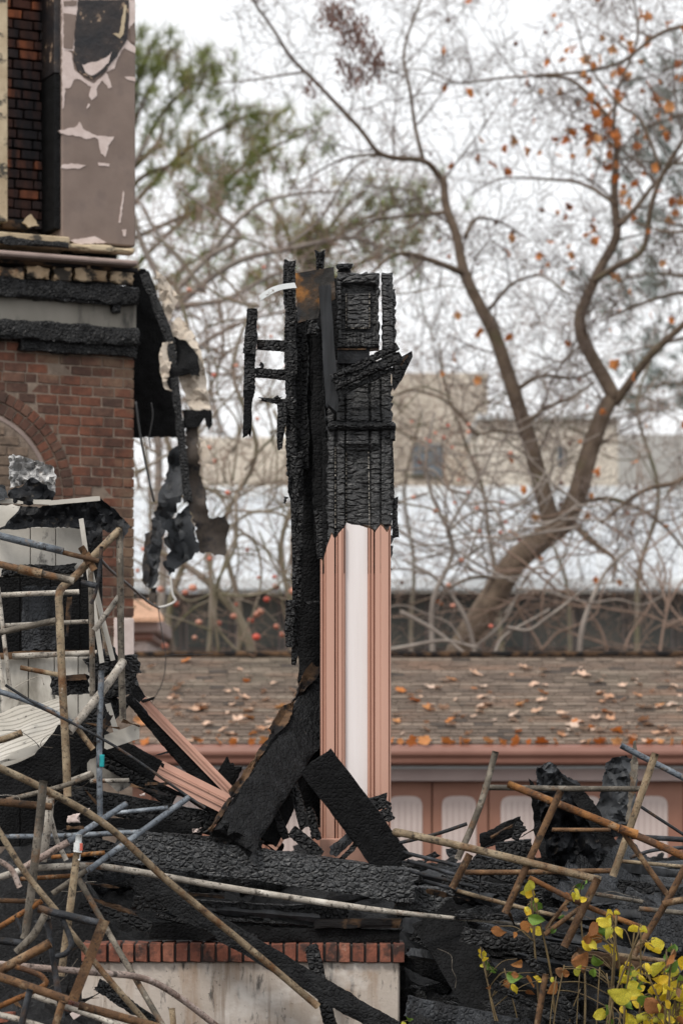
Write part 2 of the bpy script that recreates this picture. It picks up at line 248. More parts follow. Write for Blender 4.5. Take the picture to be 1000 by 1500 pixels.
# ---- shapes
def catmull(pts, n):
    pts = [Vector(p) for p in pts]
    if len(pts) == 2: return [pts[0].lerp(pts[1], i/n) for i in range(n+1)]
    out = []; ext = [pts[0]*2-pts[1]]+pts+[pts[-1]*2-pts[-2]]
    for i in range(1, len(ext)-2):
        a, b, c, d = ext[i-1:i+3]
        for k in range(n):
            t = k/n
            out.append(.5*((2*b)+(c-a)*t+(2*a-5*b+4*c-d)*t*t+(3*b-a-3*c+d)*t**3))
    out.append(pts[-1]); return out
def tube_geo(pts, radii, sides=8, hollow=(False, False), flat=1.0, V=None, Fc=None, caps=True):
    V = [] if V is None else V; Fc = [] if Fc is None else Fc
    n = len(pts); base = len(V)
    t0 = (pts[1]-pts[0]).normalized()
    ref = Vector((0, 1, 0)) if abs(t0.y) < .9 else Vector((0, 0, 1))
    nrm = t0.cross(ref).normalized()
    cs = [(math.cos(2*math.pi*k/sides), math.sin(2*math.pi*k/sides)) for k in range(sides)]
    fr = []
    for i in range(n):
        t = (pts[min(i+1, n-1)]-pts[max(i-1, 0)]); t = t.normalized() if t.length > 1e-9 else t0
        nrm = nrm-t*nrm.dot(t); nrm = nrm.normalized() if nrm.length > 1e-6 else t.orthogonal().normalized()
        bn = t.cross(nrm); fr.append((t, nrm.copy(), bn))
        r = radii[i] if hasattr(radii, '__len__') else radii
        for c, s in cs: V.append(pts[i]+nrm*(c*r)+bn*(s*r*flat))
    for i in range(n-1):
        for k in range(sides):
            a = base+i*sides+k; b = base+i*sides+(k+1) % sides
            Fc.append((a, b, b+sides, a+sides))
    if caps:
        for e in (0, 1):
            i = 0 if e == 0 else n-1; ring = [base+i*sides+k for k in range(sides)]
            r = radii[i] if hasattr(radii, '__len__') else radii
            t, nn, bn = fr[i]; d = t if e == 0 else -t
            if hollow[e]:
                r1 = len(V)
                for c, s in cs: V.append(pts[i]+nn*(c*r*.74)+bn*(s*r*.74*flat))
                r2 = len(V)
                for c, s in cs: V.append(pts[i]+d*r*4+nn*(c*r*.74)+bn*(s*r*.74*flat))
                for k in range(sides):
                    k2 = (k+1) % sides; q = [(ring[k], r1+k, r1+k2, ring[k2]), (r1+k, r2+k, r2+k2, r1+k2)]
                    Fc.extend(q if e else [x[::-1] for x in q])
                f = tuple(range(r2, r2+sides)); Fc.append(f if e else f[::-1])
            else: Fc.append(tuple(ring) if e else tuple(ring[::-1]))
    return V, Fc
def pxpts(pts, Y):
    out = []
    for i, p in enumerate(pts):
        if len(p) > 2: y = p[2]
        elif isinstance(Y, tuple): y = Y[0]+(Y[1]-Y[0])*i/max(1, len(pts)-1)
        else: y = Y
        out.append(P(p[0], p[1], y))
    return out
def steel_pipe(label, pts, wpx, mat, Y=13.0, parent=None, name='steel_pipe', hollow=(True, True), flat=1.0, cat='pipe', group=None, dent=.02, r1=None):
    W3 = pxpts(pts, Y); n = 10 if len(pts) > 2 else 14
    c = catmull(W3, n); r = wpx*.46*W3[0].y/F
    sd = rng.random()*50
    c = [p+Vector((noise.noise(p*1.3+Vector((sd, 0, 0))), 0, noise.noise(p*1.3+Vector((0, sd, 0)))))*.010 for p in c]
    rr = [r*(1+dent*2*noise.noise(p*9+Vector((sd, 0, 0)))) * (1 if r1 is None else 1+(r1-1)*max(0, (i/len(c)-.8)/.2)) for i, p in enumerate(c)]
    V, Fc = tube_geo(c, rr, 12, hollow, flat)
    o = wobj(name, V, Fc, K[mat], parent, True)
    o.data.polygons.foreach_set('use_smooth', [len(f) == 4 for f in Fc])
    if not parent: tag(o, label, cat, group)
    return o

def hsh(i, j, s): 
    v = np.sin(i*127.1+j*311.7+s*74.7)*43758.5453; return v-np.floor(v)
def allig(u, v, su, sv, seed):
    """cracked 'alligator' char: pillow-shaped cells with deep joints; 0 in the crack, 1 on the pillow"""
    a = u/su; b = v/sv; ia = np.floor(a); ib = np.floor(b)
    f1 = np.full(a.shape, 9.); f2 = np.full(a.shape, 9.); cell = np.zeros(a.shape)
    for di in (-1, 0, 1):
        for dj in (-1, 0, 1):
            ci = ia+di; cj = ib+dj
            d = np.hypot(a-(ci+.5+.75*(hsh(ci, cj, seed)-.5)), b-(cj+.5+.9*(hsh(ci, cj, seed+3.3)-.5)))
            near = d < f1; f2 = np.where(near, f1, np.minimum(f2, d)); cell = np.where(near, hsh(ci, cj, seed+9.1), cell); f1 = np.where(near, d, f1)
    return np.clip((f2-f1)/.45, 0, 1)**.55*(.72+.28*cell)
def vnoise(x, y, seed):
    ix = np.floor(x); iy = np.floor(y); fx = x-ix; fy = y-iy; fx = fx*fx*(3-2*fx); fy = fy*fy*(3-2*fy)
    a = hsh(ix, iy, seed); b = hsh(ix+1, iy, seed); c = hsh(ix, iy+1, seed); d = hsh(ix+1, iy+1, seed)
    return (a*(1-fx)+b*fx)*(1-fy)+(c*(1-fx)+d*fx)*fy

def beam_geo(A, B, wd, th, roll=0.0, res=.012, amp=.005, cell=(.026, .05), jag=(.03, .03), taper=(1, 1), erode=.3, seed=None, bow=0.0):
    seed = rng.random()*100 if seed is None else seed
    A = np.array(A); B = np.array(B); L = np.linalg.norm(B-A); d = (B-A)/L
    view = np.array([0, 1., 0]) if abs(d[1]) < .9 else np.array([0, 0, 1.])
    s = np.cross(d, view); s /= np.linalg.norm(s); q = np.cross(s, d)
    c, sn = math.cos(roll), math.sin(roll); s, q = s*c+q*sn, q*c-s*sn
    nw = max(2, int(wd/res)); ntk = max(1, int(th/res)); nu = max(4, int(L/res))
    per = []
    for k in range(nw): per.append((-.5+k/nw, -.5, 0, -1))
    for k in range(ntk): per.append((.5, -.5+k/ntk, 1, 0))
    for k in range(nw): per.append((.5-k/nw, .5, 0, 1))
    for k in range(ntk): per.append((-.5, .5-k/ntk, -1, 0))
    per = np.array(per); m = len(per)
    nn = per[:, 2:4].copy()
    for k in (0, nw, nw+ntk, 2*nw+ntk): nn[k] = (per[k, 2:4]+per[k-1, 2:4])*.75
    corner = np.minimum(np.abs(np.abs(per[:, 0])-.5)*wd, 9)+np.minimum(np.abs(np.abs(per[:, 1])-.5)*th, 9)
    cx = per[:, 0]*wd; cy = per[:, 1]*th
    sarc = np.concatenate([[0], np.cumsum(np.hypot(np.diff(cx), np.diff(cy)))])
    u = np.linspace(0, 1, nu+1)[:, None]
    j0 = jag[0]*vnoise(cx*45+50, cy*45+50, seed)*1.0; j1 = jag[1]*vnoise(cx*45+50, cy*45+80, seed+5)
    ul = j0[None]+u*(L-j1-j0)[None]
    SA = np.broadcast_to(sarc[None], ul.shape)
    h = allig(ul+9, SA+9, cell[0], cell[1], seed)
    dis = amp*(h-1)+amp*1.6*(vnoise(ul*14+3, SA*14+3, seed+1)-.5)
    er = np.exp(-corner/.018)[None]*erode*.045*np.clip(vnoise(ul*11+7, SA*3+7, seed+2)*1.7-.5, 0, 1)
    dis = dis-er
    tp = taper[0]+(taper[1]-taper[0])*(ul/L)
    bw = bow*np.sin(np.pi*ul/L)
    X = (cx[None]*tp+nn[None, :, 0]*dis+bw); Yq = (cy[None]*tp+nn[None, :, 1]*dis)
    pos = A[None, None]+ul[..., None]*d+X[..., None]*s+Yq[..., None]*q
    V = pos.reshape(-1, 3)
    i = np.arange(nu)[:, None]*m; k = np.arange(m)[None]; k2 = (k+1) % m
    Fq = np.stack([i+k, i+k2, i+m+k2, i+m+k], -1).reshape(-1, 4)
    V = list(map(tuple, V)); Fc = [tuple(int(z) for z in r) for r in Fq]
    for e in (0, 1):
        ring = [int(z) for z in (np.arange(m)+(nu*m if e else 0))]
        ctr = len(V); cc = np.mean([V[r] for r in ring], 0)-d*(.012 if e else -.012); V.append(tuple(cc))
        for k in range(m):
            a, b = ring[k], ring[(k+1) % m]; Fc.append((a, b, ctr) if e else (b, a, ctr))
    return V, Fc
def timber(label, a, b, wpx, th, Y=14.0, mat='char', parent=None, name='charred_beam', cat='beam', group=None, **kw):
    Y0, Y1 = Y if isinstance(Y, tuple) else (Y, Y)
    A, B = P(a[0], a[1], Y0), P(b[0], b[1], Y1)
    V, Fc = beam_geo(A, B, S(wpx, (Y0+Y1)/2), th, **kw)
    V = [(v[0], v[1], v[2]) for v in V]
    o = wobj(name, V, [f[::-1] for f in Fc], K[mat], parent, True); o.data.set_sharp_from_angle(angle=R(38))
    if not parent: tag(o, label, cat, group)
    return o

def sheet(name, poly, Y, th, mat, parent=None, wr=.012, wf=6.0, jag=.006, dens=.03, bend=None, label=None, cat=None, smooth=True, group=None):
    W3 = []
    for p in poly: W3.append(P(p[0], p[1], p[2] if len(p) > 2 else Y))
    A = np.array([[v.x, v.z, 1] for v in W3]); coef = np.linalg.lstsq(A, np.array([v.y for v in W3]), rcond=None)[0]
    out = []; sd = rng.random()*99
    n = len(W3)
    for i in range(n):
        a, b = W3[i], W3[(i+1) % n]; k = max(1, int((b-a).length/(dens*.7)))
        for q in range(k):
            p = a.lerp(b, q/k); out.append(Vector((p.x+(rng.random()-.5)*2*jag*(q > 0), p.z+(rng.random()-.5)*2*jag*(q > 0))))
    x0, x1 = min(p.x for p in out), max(p.x for p in out); z0, z1 = min(p.y for p in out), max(p.y for p in out)
    pts = list(out); m = len(out)
    def inside(x, z):
        c = False; j = m-1
        for i in range(m):
            if (out[i].y > z) != (out[j].y > z) and x < (out[j].x-out[i].x)*(z-out[i].y)/(out[j].y-out[i].y)+out[i].x: c = not c
            j = i
        return c
    x = x0
    while x < x1:
        z = z0
        while z < z1:
            xx, zz = x+(rng.random()-.5)*dens*.5, z+(rng.random()-.5)*dens*.5
            if inside(xx, zz): pts.append(Vector((xx, zz)))
            z += dens
        x += dens
    v2, _, f2, *_r = geometry.delaunay_2d_cdt(pts, [(i, (i+1) % m) for i in range(m)], [list(range(m))], 1, 1e-5)
    V = []
    for p in v2:
        y = coef[0]*p.x+coef[1]*p.y+coef[2]
        y += wr*(noise.noise(Vector((p.x*wf+sd, p.y*wf, 0)))*1.2+.5*noise.noise(Vector((p.x*wf*2.7, p.y*wf*2.7+sd, 5))))
        if mat in ('sheetdark', 'sheetgrey', 'foil', 'cloth'):      # sharp creases instead of soft bulges
            y += wr*1.3*(abs(noise.noise(Vector((p.x*wf*1.4+p.y*wf*.7, p.y*wf*.6+sd, 8))))+.6*abs(noise.noise(Vector((p.x*wf*3.1-p.y*wf*2, p.y*wf*2.2+sd, 3)))))
        if bend: y += bend((p.x-x0)/(x1-x0+1e-9), (p.y-z0)/(z1-z0+1e-9))
        V.append(Vector((p.x, y, p.y)))
    N = len(V); Fc = []; ec = {}
    for f in f2:
        f = list(f); a, b, c = [v2[i] for i in f[:3]]
        if (b-a).cross(c-a) > 0: pass
        else: f = f[::-1]
        Fc.append(tuple(f))
        for i in range(len(f)): ec[(f[i], f[(i+1) % len(f)])] = 1
    V += [v+Vector((0, th, 0)) for v in V]
    back = [tuple(i+N for i in f[::-1]) for f in Fc]; walls = [(b, a, a+N, b+N) for (a, b) in ec if (b, a) not in ec]
    o = wobj(name, V, Fc+back+walls, K[mat], parent, False)
    if smooth: o.data.polygons.foreach_set('use_smooth', [True]*len(Fc)+[True]*len(back)+[False]*len(walls)); o.data.set_sharp_from_angle(angle=R(24))
    if label: tag(o, label, cat, group)
    return o

def relief(name, x0, x1, y0, y1, depth, mat, parent, Y=14.0, back=.05, res=.006, amp=.007, cell=(.10, .026), jag=.006, seed=1.0):
    """a block whose front is a carved height field (depth in metres towards the camera, pixel coordinates in) broken into char"""
    nx = max(3, int(S(x1-x0, Y)/res)); ny = max(3, int(S(y1-y0, Y)/res))
    gx, gy = np.meshgrid(np.linspace(x0, x1, nx+1), np.linspace(y0, y1, ny+1))
    d = depth(gx, gy); X = (gx-HX)*Y/F; Z = CZ+(HY-gy)*Y/F
    h = allig(X+20, Z+20, cell[0], cell[1], seed)
    d = d+amp*(h-1)+.006*(vnoise(X*18+40, Z*18+40, seed)-.5)
    edge = np.minimum(np.minimum(gx-x0, x1-gx), np.minimum(gy-y0, y1-gy))
    d = d-.012*np.exp(-edge/1.6)
    j = jag*(vnoise(X*60+40, Z*60+40, seed+2)-.5)*2*np.exp(-edge/2.0)
    X = X+j*np.sign(gx-(x0+x1)/2); Z = Z+j
    V = np.stack([X, Y-d, Z], -1).reshape(-1, 3)
    Vb = np.stack([X, np.full_like(X, Y+back), Z], -1).reshape(-1, 3)
    w = nx+1; Fc = []
    for r in range(ny):
        for c in range(nx):
            a = r*w+c; Fc.append((a, a+w, a+w+1, a+1))
    N = len(V); bnd = [c for c in range(w)]+[r*w+nx for r in range(1, ny+1)]+[ny*w+c for c in range(nx-1, -1, -1)]+[r*w for r in range(ny-1, 0, -1)]
    for i in range(len(bnd)):
        a, b = bnd[i], bnd[(i+1) % len(bnd)]; Fc.append((a, b, b+N, a+N))
    Fc.append(tuple(b+N for b in bnd))
    V = np.concatenate([V, Vb])
    return wobj(name, V, Fc, K[mat], parent, True)

# ================================================================== SETTING: ground
def ground():
    n = 60; V = []; Fc = []
    xs = np.concatenate([np.linspace(-600, -12, 10), np.linspace(-10, 10, 41), np.linspace(12, 600, 10)])
    ys = np.concatenate([np.linspace(-30, 6, 6), np.linspace(7, 40, 67), np.linspace(45, 900, 20)])
    for y in ys:
        for x in xs: V.append((x, y, .03*noise.noise(Vector((x*.8, y*.8, 0))) if abs(x) < 12 and 5 < y < 42 else 0))
    w_ = len(xs)
    for j in range(len(ys)-1):
        for i in range(w_-1): a = j*w_+i; Fc.append((a, a+1, a+w_+1, a+w_))
    o = link('ground', mesh('ground', V, Fc, K['ground'], True)); tag(o, 'dark burnt earth under the debris', None, None, 'structure')
ground()

# ---- heap of charcoal and ash filling the burnt porch (nobody could count it)
def heap_z(x, y):
    px = HX+x*F/y
    # left side rises high behind the pipe tangle, middle fills the porch floor, right side is a long mound
    l = 1.12*math.exp(-((px-60)/170.0)**2); m = .70+.24/(1+math.exp(-(y-14.45)*9)); r = .30+.62/(1+math.exp(-(y-14.6)*2.2))
    t = 1/(1+math.exp(-(px-600)/12)); base = max(l, m)*(1-t)+r*t
    fr = 1/(1+math.exp(-(y-13.93)*30))*(1-t)+t      # behind the porch wall only
    if px < 150: fr = max(fr, .42/(1+math.exp(-(y-12.3)*3)))
    bk = 1/(1+math.exp((y-18.6)*2.5))
    return base*fr*bk
def heap():
    xs = np.arange(-2.6, 3.3, .03); V = []; Fc = []; ys = np.arange(11.6, 21.0, .04)
    for y in ys:
        for x in xs:
            v = Vector((x, y, 0)); z = heap_z(x, y)
            k = .05*noise.noise(v*5)+.035*noise.noise(v*13)+.02*noise.noise(v*31)
            V.append((x+.01*noise.noise(v*40), y, z+k*min(1, z*3)-.02))
    w_ = len(xs)
    for j in range(len(ys)-1):
        for i in range(w_-1): a = j*w_+i; Fc.append((a, a+1, a+w_+1, a+w_))
    o = link('charcoal_heap', mesh('charcoal_heap', V, Fc, K['rubble'], False))
    tag(o, 'heap of black charcoal and ash filling the burnt porch', 'debris', None, 'stuff')
heap()

# ================================================================== left brick building (turned 25 degrees)
ANG = R(25); CY = 20.05
COR = P(197, 1100, CY); COR.z = 0
Xw = Vector((math.cos(ANG), math.sin(ANG), 0)); Yw = Vector((-math.sin(ANG), math.cos(ANG), 0))
def W(px, py, off=0.0):
    """pixel -> local (x, z) on the wall plane y = off of the building"""
    d = Vector(((px-HX)/F, 1, (HY-py)/F)); o = Vector((0, 0, CZ))-COR
    t = (off-o.dot(Yw))/d.dot(Yw); p = o+d*t
    return p.dot(Xw), p.z
bld = empty('brick_building', COR, ANG)
tag(bld, 'fire gutted brick building with peeling mauve pier and brick arch', 'building')
def lobj(name, V, Fc, mat, parent=bld, smooth=False):
    o = link(name, mesh(name, V, Fc, K[mat], smooth), parent); return o
def lbox(name, px0, px1, py0, py1, off0, off1, mat, bev=.006, parent=bld):
    x0, z1 = W(px0, py0, off0); x1, _ = W(px1, py0, off0); _, z0 = W((px0+px1)/2, py1, off0)
    V, Fc = bevbox(x0, x1, off0, off1, z0, z1, bev); return lobj(name, V, Fc, mat, parent)
def brick_mesh(k):
    r = random.Random(k); bm = bmesh.new(); v, f = box(-.5, .5, -.5, .5, -.5, .5)
    vs = [bm.verts.new((p[0]+r.uniform(-.02, .02), p[1], p[2]+r.uniform(-.05, .05))) for p in v]; [bm.faces.new([vs[i] for i in q]) for q in f]
    bmesh.ops.bevel(bm, geom=bm.edges[:], offset=.05, segments=1, affect='EDGES')
    me = bpy.data.meshes.new('brick'); bm.to_mesh(me); bm.free(); return me
BM = [brick_mesh(k) for k in range(5)]
def brick_set(mat):
    out = []
    for b in BM: m = b.copy(); m.materials.append(K[mat]); out.append(m)
    return out
BR, BS, BC, BT = brick_set('brick'), brick_set('brick_sooty'), brick_set('brick_cap'), brick_set('brick_tan')
def put_brick(ms, parent, x, y, z, lx, ly, lz, roty=0, name='brick'):
    o = link(name, rng.choice(ms), parent, (x, y+rng.uniform(-.004, .004), z)); o.scale = (lx, ly, lz)
    o.rotation_euler = (rng.uniform(-.01, .01), roty+rng.uniform(-.008, .008), rng.uniform(-.012, .012)); return o
# wall body
xl = W(-60, 700)[0]; zb = W(100, 900)[1]
def wallbox(name, x0, x1, y0, y1, z0, z1, mat, b=.004, parent=bld):
    V, Fc = bevbox(x0, x1, y0, y1, z0, z1, b); return lobj(name, V, Fc, mat, parent)
zt = W(100, 505)[1]
# mortar backing with the arch opening cut as a stepped outline
cxA, czA = W(-43, 722); RA = (W(-43, 562)[1]-czA); tk = RA*18/160
core = wallbox('wall_core', xl-1.2, -.012, .0, .5, 0, zt, 'mortar')
wallbox('upper_core', xl-1.2, -.01, .32, .52, zt+.004, W(100, 330)[1], 'char_dull')
# courses
pitch = (W(100, 520)[1]-W(100, 667)[1])/10.0
z = zt-.002; row = 0
while z > W(100, 925)[1]:
    zc = z-pitch/2; x_end = 0.0
    dz = zc-czA
    x_st = xl if abs(dz) > RA or dz < -.02 and False else xl
    if 0 <= dz < RA+.02: x_st = cxA+math.sqrt(max(0, (RA+.006)**2-min(dz, RA)**2))
    elif dz < 0: x_st = cxA+RA+.006
    if dz >= RA+.02: x_st = xl
    x = x_end; first = True
    while x > x_st+.02:
        ln = rng.uniform(.150, .170)
        if first and row % 2: ln = .082
        if rng.random() < .07: ln = .085
        first = False
        x0 = max(x-ln, x_st)
        if x-x0 > .03: put_brick(BR, core, (x+x0)/2, .045+rng.uniform(-.003, .003), zc, x-x0-.008, .10, pitch-.0085)
        x -= ln
    z -= pitch; row += 1
# arch: two rings of voussoirs + reveal, recessed infill
for ring in range(2):
    r0 = RA-tk*(ring+1); r1 = RA-tk*ring; rm = (r0+r1)/2; n = int(rm*math.pi/2/(.062))
    for k in range(n):
        a = (k+.5)/n*math.pi/2
        x = cxA+rm*math.cos(a); zz = czA+rm*math.sin(a)
        if x < xl: continue
        put_brick(BR, core, x, .036+.004*ring, zz, tk-.010, .10, rm*math.pi/2/n-.009, -a, 'arch_brick')
    for k in range(5):
        zz = czA-(k+.5)*.07
        put_brick(BR, core, cxA+rm, .04+.004*ring, zz, tk-.010, .10, .06, 0, 'arch_brick')
ri = RA-2*tk
def arcstrip(r0, r1, y0, y1, mat, name):
    V = []; Fc = []; n = 24
    for k in range(n+1):
        a = k/n*math.pi/2*1.0
        for r, y in ((r0, y0), (r1, y0), (r1, y1), (r0, y1)): V.append((cxA+r*math.cos(a), y, czA+r*math.sin(a)))
    for k in range(n):
        for q in range(4): a = k*4+q; b = k*4+(q+1) % 4; Fc.append((a, b, b+4, a+4))
    Fc += [(0, 3, 2, 1), (n*4, n*4+1, n*4+2, n*4+3)]
    return lobj(name, V, Fc, mat, bld)
arcstrip(ri-.030, ri-.004, -.004, .06, 'ledge', 'arch_trim')
inf = lobj('arch_infill', *bevbox(cxA, cxA+ri-.02, .004, .04, czA-.4, czA+ri-.02, .003), 'mortar_dark')
for k in range(9):
    zz = czA+k*pitch+.02
    x = cxA+math.sqrt(max(0, (ri-.05)**2-max(0, zz+.03-czA)**2)) if zz+.03-czA < ri-.05 else None
    if x is None: break
    while x > cxA+.03:
        ln = min(.155, x-cxA-.01); put_brick(BT, inf, x-ln/2, .010, zz, ln-.012, .04, pitch-.013); x -= ln
# plinth with broken white render
lbox('render_patch', 168, 197, 905, 975, -.016, .02, 'bare', .006)
# black charred beams, frieze, ledges above the brick
def lbeam(name, px0, px1, py0, py1, off, th, mat, **kw):
    xa, zA = W(px0, (py0+py1)/2, off); xb, zB = W(px1, (py0+py1)/2, off)
    hgt = W((px0+px1)/2, py0, off)[1]-W((px0+px1)/2, py1, off)[1]
    zz = W((px0+px1)/2, (py0+py1)/2, off)[1]
    V, Fc = beam_geo((xa, off+th/2, zz), (xb, off+th/2, zz), hgt, th, **kw)
    return lobj(name, V, [f[::-1] for f in Fc], mat, bld, True)
lbeam('charred_beam', -60, 209, 470, 500, -.10, .13, 'char', cell=(.05, .05), amp=.012, res=.014, erode=.8)
lbeam('charred_beam', 28, 205, 497, 519, -.07, .10, 'char', cell=(.05, .05), amp=.012, res=.014, erode=.8)
lbox('frieze_panel', -60, 200, 428, 480, .0, .3, 'frieze', .004)
lbeam('charred_beam', -60, 207, 409, 439, -.09, .12, 'char', cell=(.05, .06), amp=.014, res=.014, erode=.9)
lbeam('charred_stub', 163, 182, 430, 458, -.07, .06, 'char', res=.014)
for i, (a, b, c, d) in enumerate([(-60, 38, 386, 411), (39, 76, 388, 409), (78, 108, 390, 412), (109, 160, 389, 413), (161, 200, 391, 416)]):
    lbeam('broken_board', a, b, c, d, -.05+.006*i, .07, 'scorched_cream', res=.012, amp=.003, cell=(.2, .1), erode=1.4, jag=(.02, .03))
lbox('cornice_board', -60, 203, 372, 390, -.03, .05, 'brick_sooty' if False else 'char_brown', .008)
lbox('ledge', -60, 203, 361, 379, -.16, .06, 'ledge', .012)
lbeam('ledge_lip', -60, 200, 352, 362, -.12, .15, 'cream', res=.014, amp=.003, erode=1.0)
sillp = lbox('window_sill', -60, 103, 334, 358, -.125, .25, 'cream', .008)
lbeam('burnt_sill_edge', -60, 104, 346, 360, -.15, .03, 'char', res=.012, erode=.9)
# mauve pier, its peeled patches and burnt hollow
lbox('plaster_pier', 91, 199, -120, 357, -.06, .35, 'plaster', .01)
lbox('pier_edge', 80, 91, 108, 335, -.035, .35, 'char_dull', .004)
lbox('pier_edge', 80, 91, -120, 107, -.03, .35, 'burnpatch', .004)
def patch(name, pts, off, th, mat, sc_=2.857):
    q = [W(a/sc_, b/sc_, off) for a, b in pts]; out = []
    for i in range(len(q)):
        a, b = q[i], q[(i+1) % len(q)]; k = max(1, int(math.hypot(b[0]-a[0], b[1]-a[1])/.02))
        for s_ in range(k): out.append((a[0]+(b[0]-a[0])*s_/k+rng.uniform(-.004, .004), a[1]+(b[1]-a[1])*s_/k+rng.uniform(-.004, .004)))
    bm = bmesh.new(); vs = [bm.verts.new((x, off, z)) for x, z in out]; f = bm.faces.new(vs)
    if f.normal.y > 0 or (f.normal_update() or f.normal.y > 0): f.normal_flip()
    r = bmesh.ops.extrude_face_region(bm, geom=[f]); 
    bmesh.ops.translate(bm, vec=(0, th, 0), verts=[g for g in r['geom'] if isinstance(g, bmesh.types.BMVert)])
    bmesh.ops.recalc_face_normals(bm, faces=bm.faces[:]); bmesh.ops.triangulate(bm, faces=[f for f in bm.faces if len(f.verts) > 4])
    me = bpy.data.meshes.new(name); bm.to_mesh(me); bm.free(); me.materials.append(K[mat]); return link(name, me, bld)
pale = [[(262,0),(330,0),(320,120),(312,215),(262,210)],
 [(262,205),(300,220),(310,290),(350,325),(395,350),(430,320),(470,260),(520,190),(530,165),(568,200),(568,222),(545,215),(520,200),(490,250),(480,285),(445,300),(470,365),(455,370),(430,335),(408,360),(405,400),(385,418),(375,400),(385,365),(340,335),(310,330),(300,365),(275,370),(268,455),(263,455),(262,330)],
 [(245,548),(320,530),(335,510),(350,540),(385,560),(410,568),(480,572),(460,600),(440,660),(425,640),(412,585),(395,572),(365,585),(330,570),(265,562)],
 [(260,690),(300,685),(362,690),(330,705),(290,708),(262,705)], [(410,680),(462,684),(455,697),(415,692)], [(520,320),(568,325),(568,340),(530,332)],
 [(515,800),(521,800),(506,930),(498,930)], [(290,1005),(400,990),(445,1015),(330,1022)], [(512,960),(530,958),(528,990),(515,985)], [(540,0),(566,0),(566,90),(540,120)], [(362,452),(372,432),(376,438),(368,454)]]
for p in pale: patch('peeled_patch', p, -.0635, .02, 'bare')
for p in [[(268,55),(322,60),(314,140),(306,205),(268,200)], [(545,110),(566,105),(566,185),(548,175)], [(266,4),(325,2),(322,22),(268,26)]]: patch('paint_remnant', p, -.0665, .02, 'plaster')
patch('burnt_hollow', [(330,0),(315,130),(310,250),(325,295),(385,332),(430,310),(490,235),(535,160),(540,0)], -.0695, .02, 'burnpatch')
patch('bare_scorch', [(345,272),(400,258),(445,240),(470,215),(455,262),(430,290),(385,318),(355,300)], -.0725, .02, 'bare')
patch('scorch_rim', [(520,20),(532,22),(524,80),(520,140),(505,160),(470,140),(500,138),(512,80)], -.0725, .02, 'cream')
# window recess: cream frame at the edge, sooty bricks deep inside
lbox('window_frame', -60, 12, -120, 322, -.03, .3, 'cream', .006)
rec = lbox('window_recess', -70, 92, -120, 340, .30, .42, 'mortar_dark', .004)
z0 = W(40, 338, .29)[1]; row = 0
while row < 27:
    xr, _ = W(84, 100, .29); xe, _ = W(2, 100, .29); x = xr-(0 if row % 2 else .05)
    while x > xe:
        ln = rng.uniform(.13, .16); put_brick(BS, rec, x-ln/2, .275+rng.uniform(-.006, .006), z0+(row+.5)*pitch, ln-.012, .08, pitch-.012); x -= ln
    row += 1
lbox('window_head_block', -60, 95, -160, -118, -.05, .4, 'plaster', .01)
lbeam('sill_debris', 0, 45, 320, 336, .02, .10, 'char_brown', res=.02)
patch('sill_splinter', [(95,930),(130,893),(165,945),(120,950)], .0, .02, 'cream')
# charred underside and torn side wall at the corner
# hanging debris on the corner -------------------------------------------------
YH = 19.9
for i, (a, b, wd) in enumerate([((211, 398), (252, 505), 16), ((250, 500), (264, 628), 12), ((262, 620), (277, 738), 13)]):
    pass
sheet('charred_side_panel', [(198,396),(213,394),(236,450),(250,500),(260,560),(266,640),(184,640),(184,396)], YH+.5, .03, 'char_dull', None, wr=.02, label='black charred panel filling the corner beside the brick wall', cat='panel')
hang = empty('hanging_batten', P(277, 738, YH)); tag(hang, 'charred batten hanging from the corner of the brick building', 'batten')
for a, b, wd in [((211, 398), (252, 505), 15), ((250, 498), (264, 628), 12), ((263, 615), (276, 738), 13)]:
    timber(None, a, b, wd, .05, (YH, YH), 'char', hang, 'batten_length', res=.014, jag=(.02, .03))
cl = empty('torn_canvas', P(285, 630, YH+.05)); tag(cl, 'torn pale canvas with burnt bands hanging off the building corner', 'canvas')
sheet('canvas_flap', [(228,395),(240,404),(262,432),(255,452),(247,470),(240,455),(233,428)], YH+.04, .006, 'cloth', cl, wr=.06)
sheet('canvas_flap', [(249,470),(262,462),(270,470),(286,492),(299,530),(302,562),(310,603),(280,604),(264,560),(262,520),(252,500)], YH+.05, .006, 'cloth', cl, wr=.05)
sheet('canvas_flap', [(238,502),(253,500),(258,520),(250,535),(247,560),(252,572),(242,570),(234,545),(233,520)], YH-.03, .006, 'cloth', cl, wr=.05)
sheet('burnt_band', [(255,493),(272,498),(283,510),(290,520),(293,552),(278,548),(262,552),(250,572),(245,560),(248,530),(258,515)], YH-.0, .008, 'char_dull', cl, wr=.04)
sheet('burnt_band', [(267,600),(309,600),(311,622),(305,630),(299,612),(290,626),(270,627)], YH+.03, .008, 'char_dull', cl, wr=.03)
sheet('canvas_shred', [(290,640),(300,645),(312,680),(306,686),(294,672)], YH+.06, .005, 'cloth', cl, wr=.03)
sh = empty('torn_metal_sheet', P(240, 860, YH-.05)); tag(sh, 'ragged dark sheet metal dangling below the torn canvas', 'sheet metal')
sheet('metal_flap', [(262,650),(275,700),(272,722),(260,745),(242,775),(236,812),(232,850),(222,862),(214,858),(214,800),(222,765),(232,735),(245,690),(248,662)], YH+.12, .004, 'sheetgrey', sh, wr=.05, bend=lambda u, v: -.25*u*(1-v)+.05*math.sin(v*17), jag=.012)
sheet('metal_flap', [(236,768),(274,738),(293,805),(270,822),(246,842),(238,822),(250,806),(240,792),(246,780)], YH-.05, .004, 'sheetgrey', sh, wr=.03, bend=lambda u, v: .12*math.sin(u*3)+.03*math.sin(u*9+v*6), jag=.012)
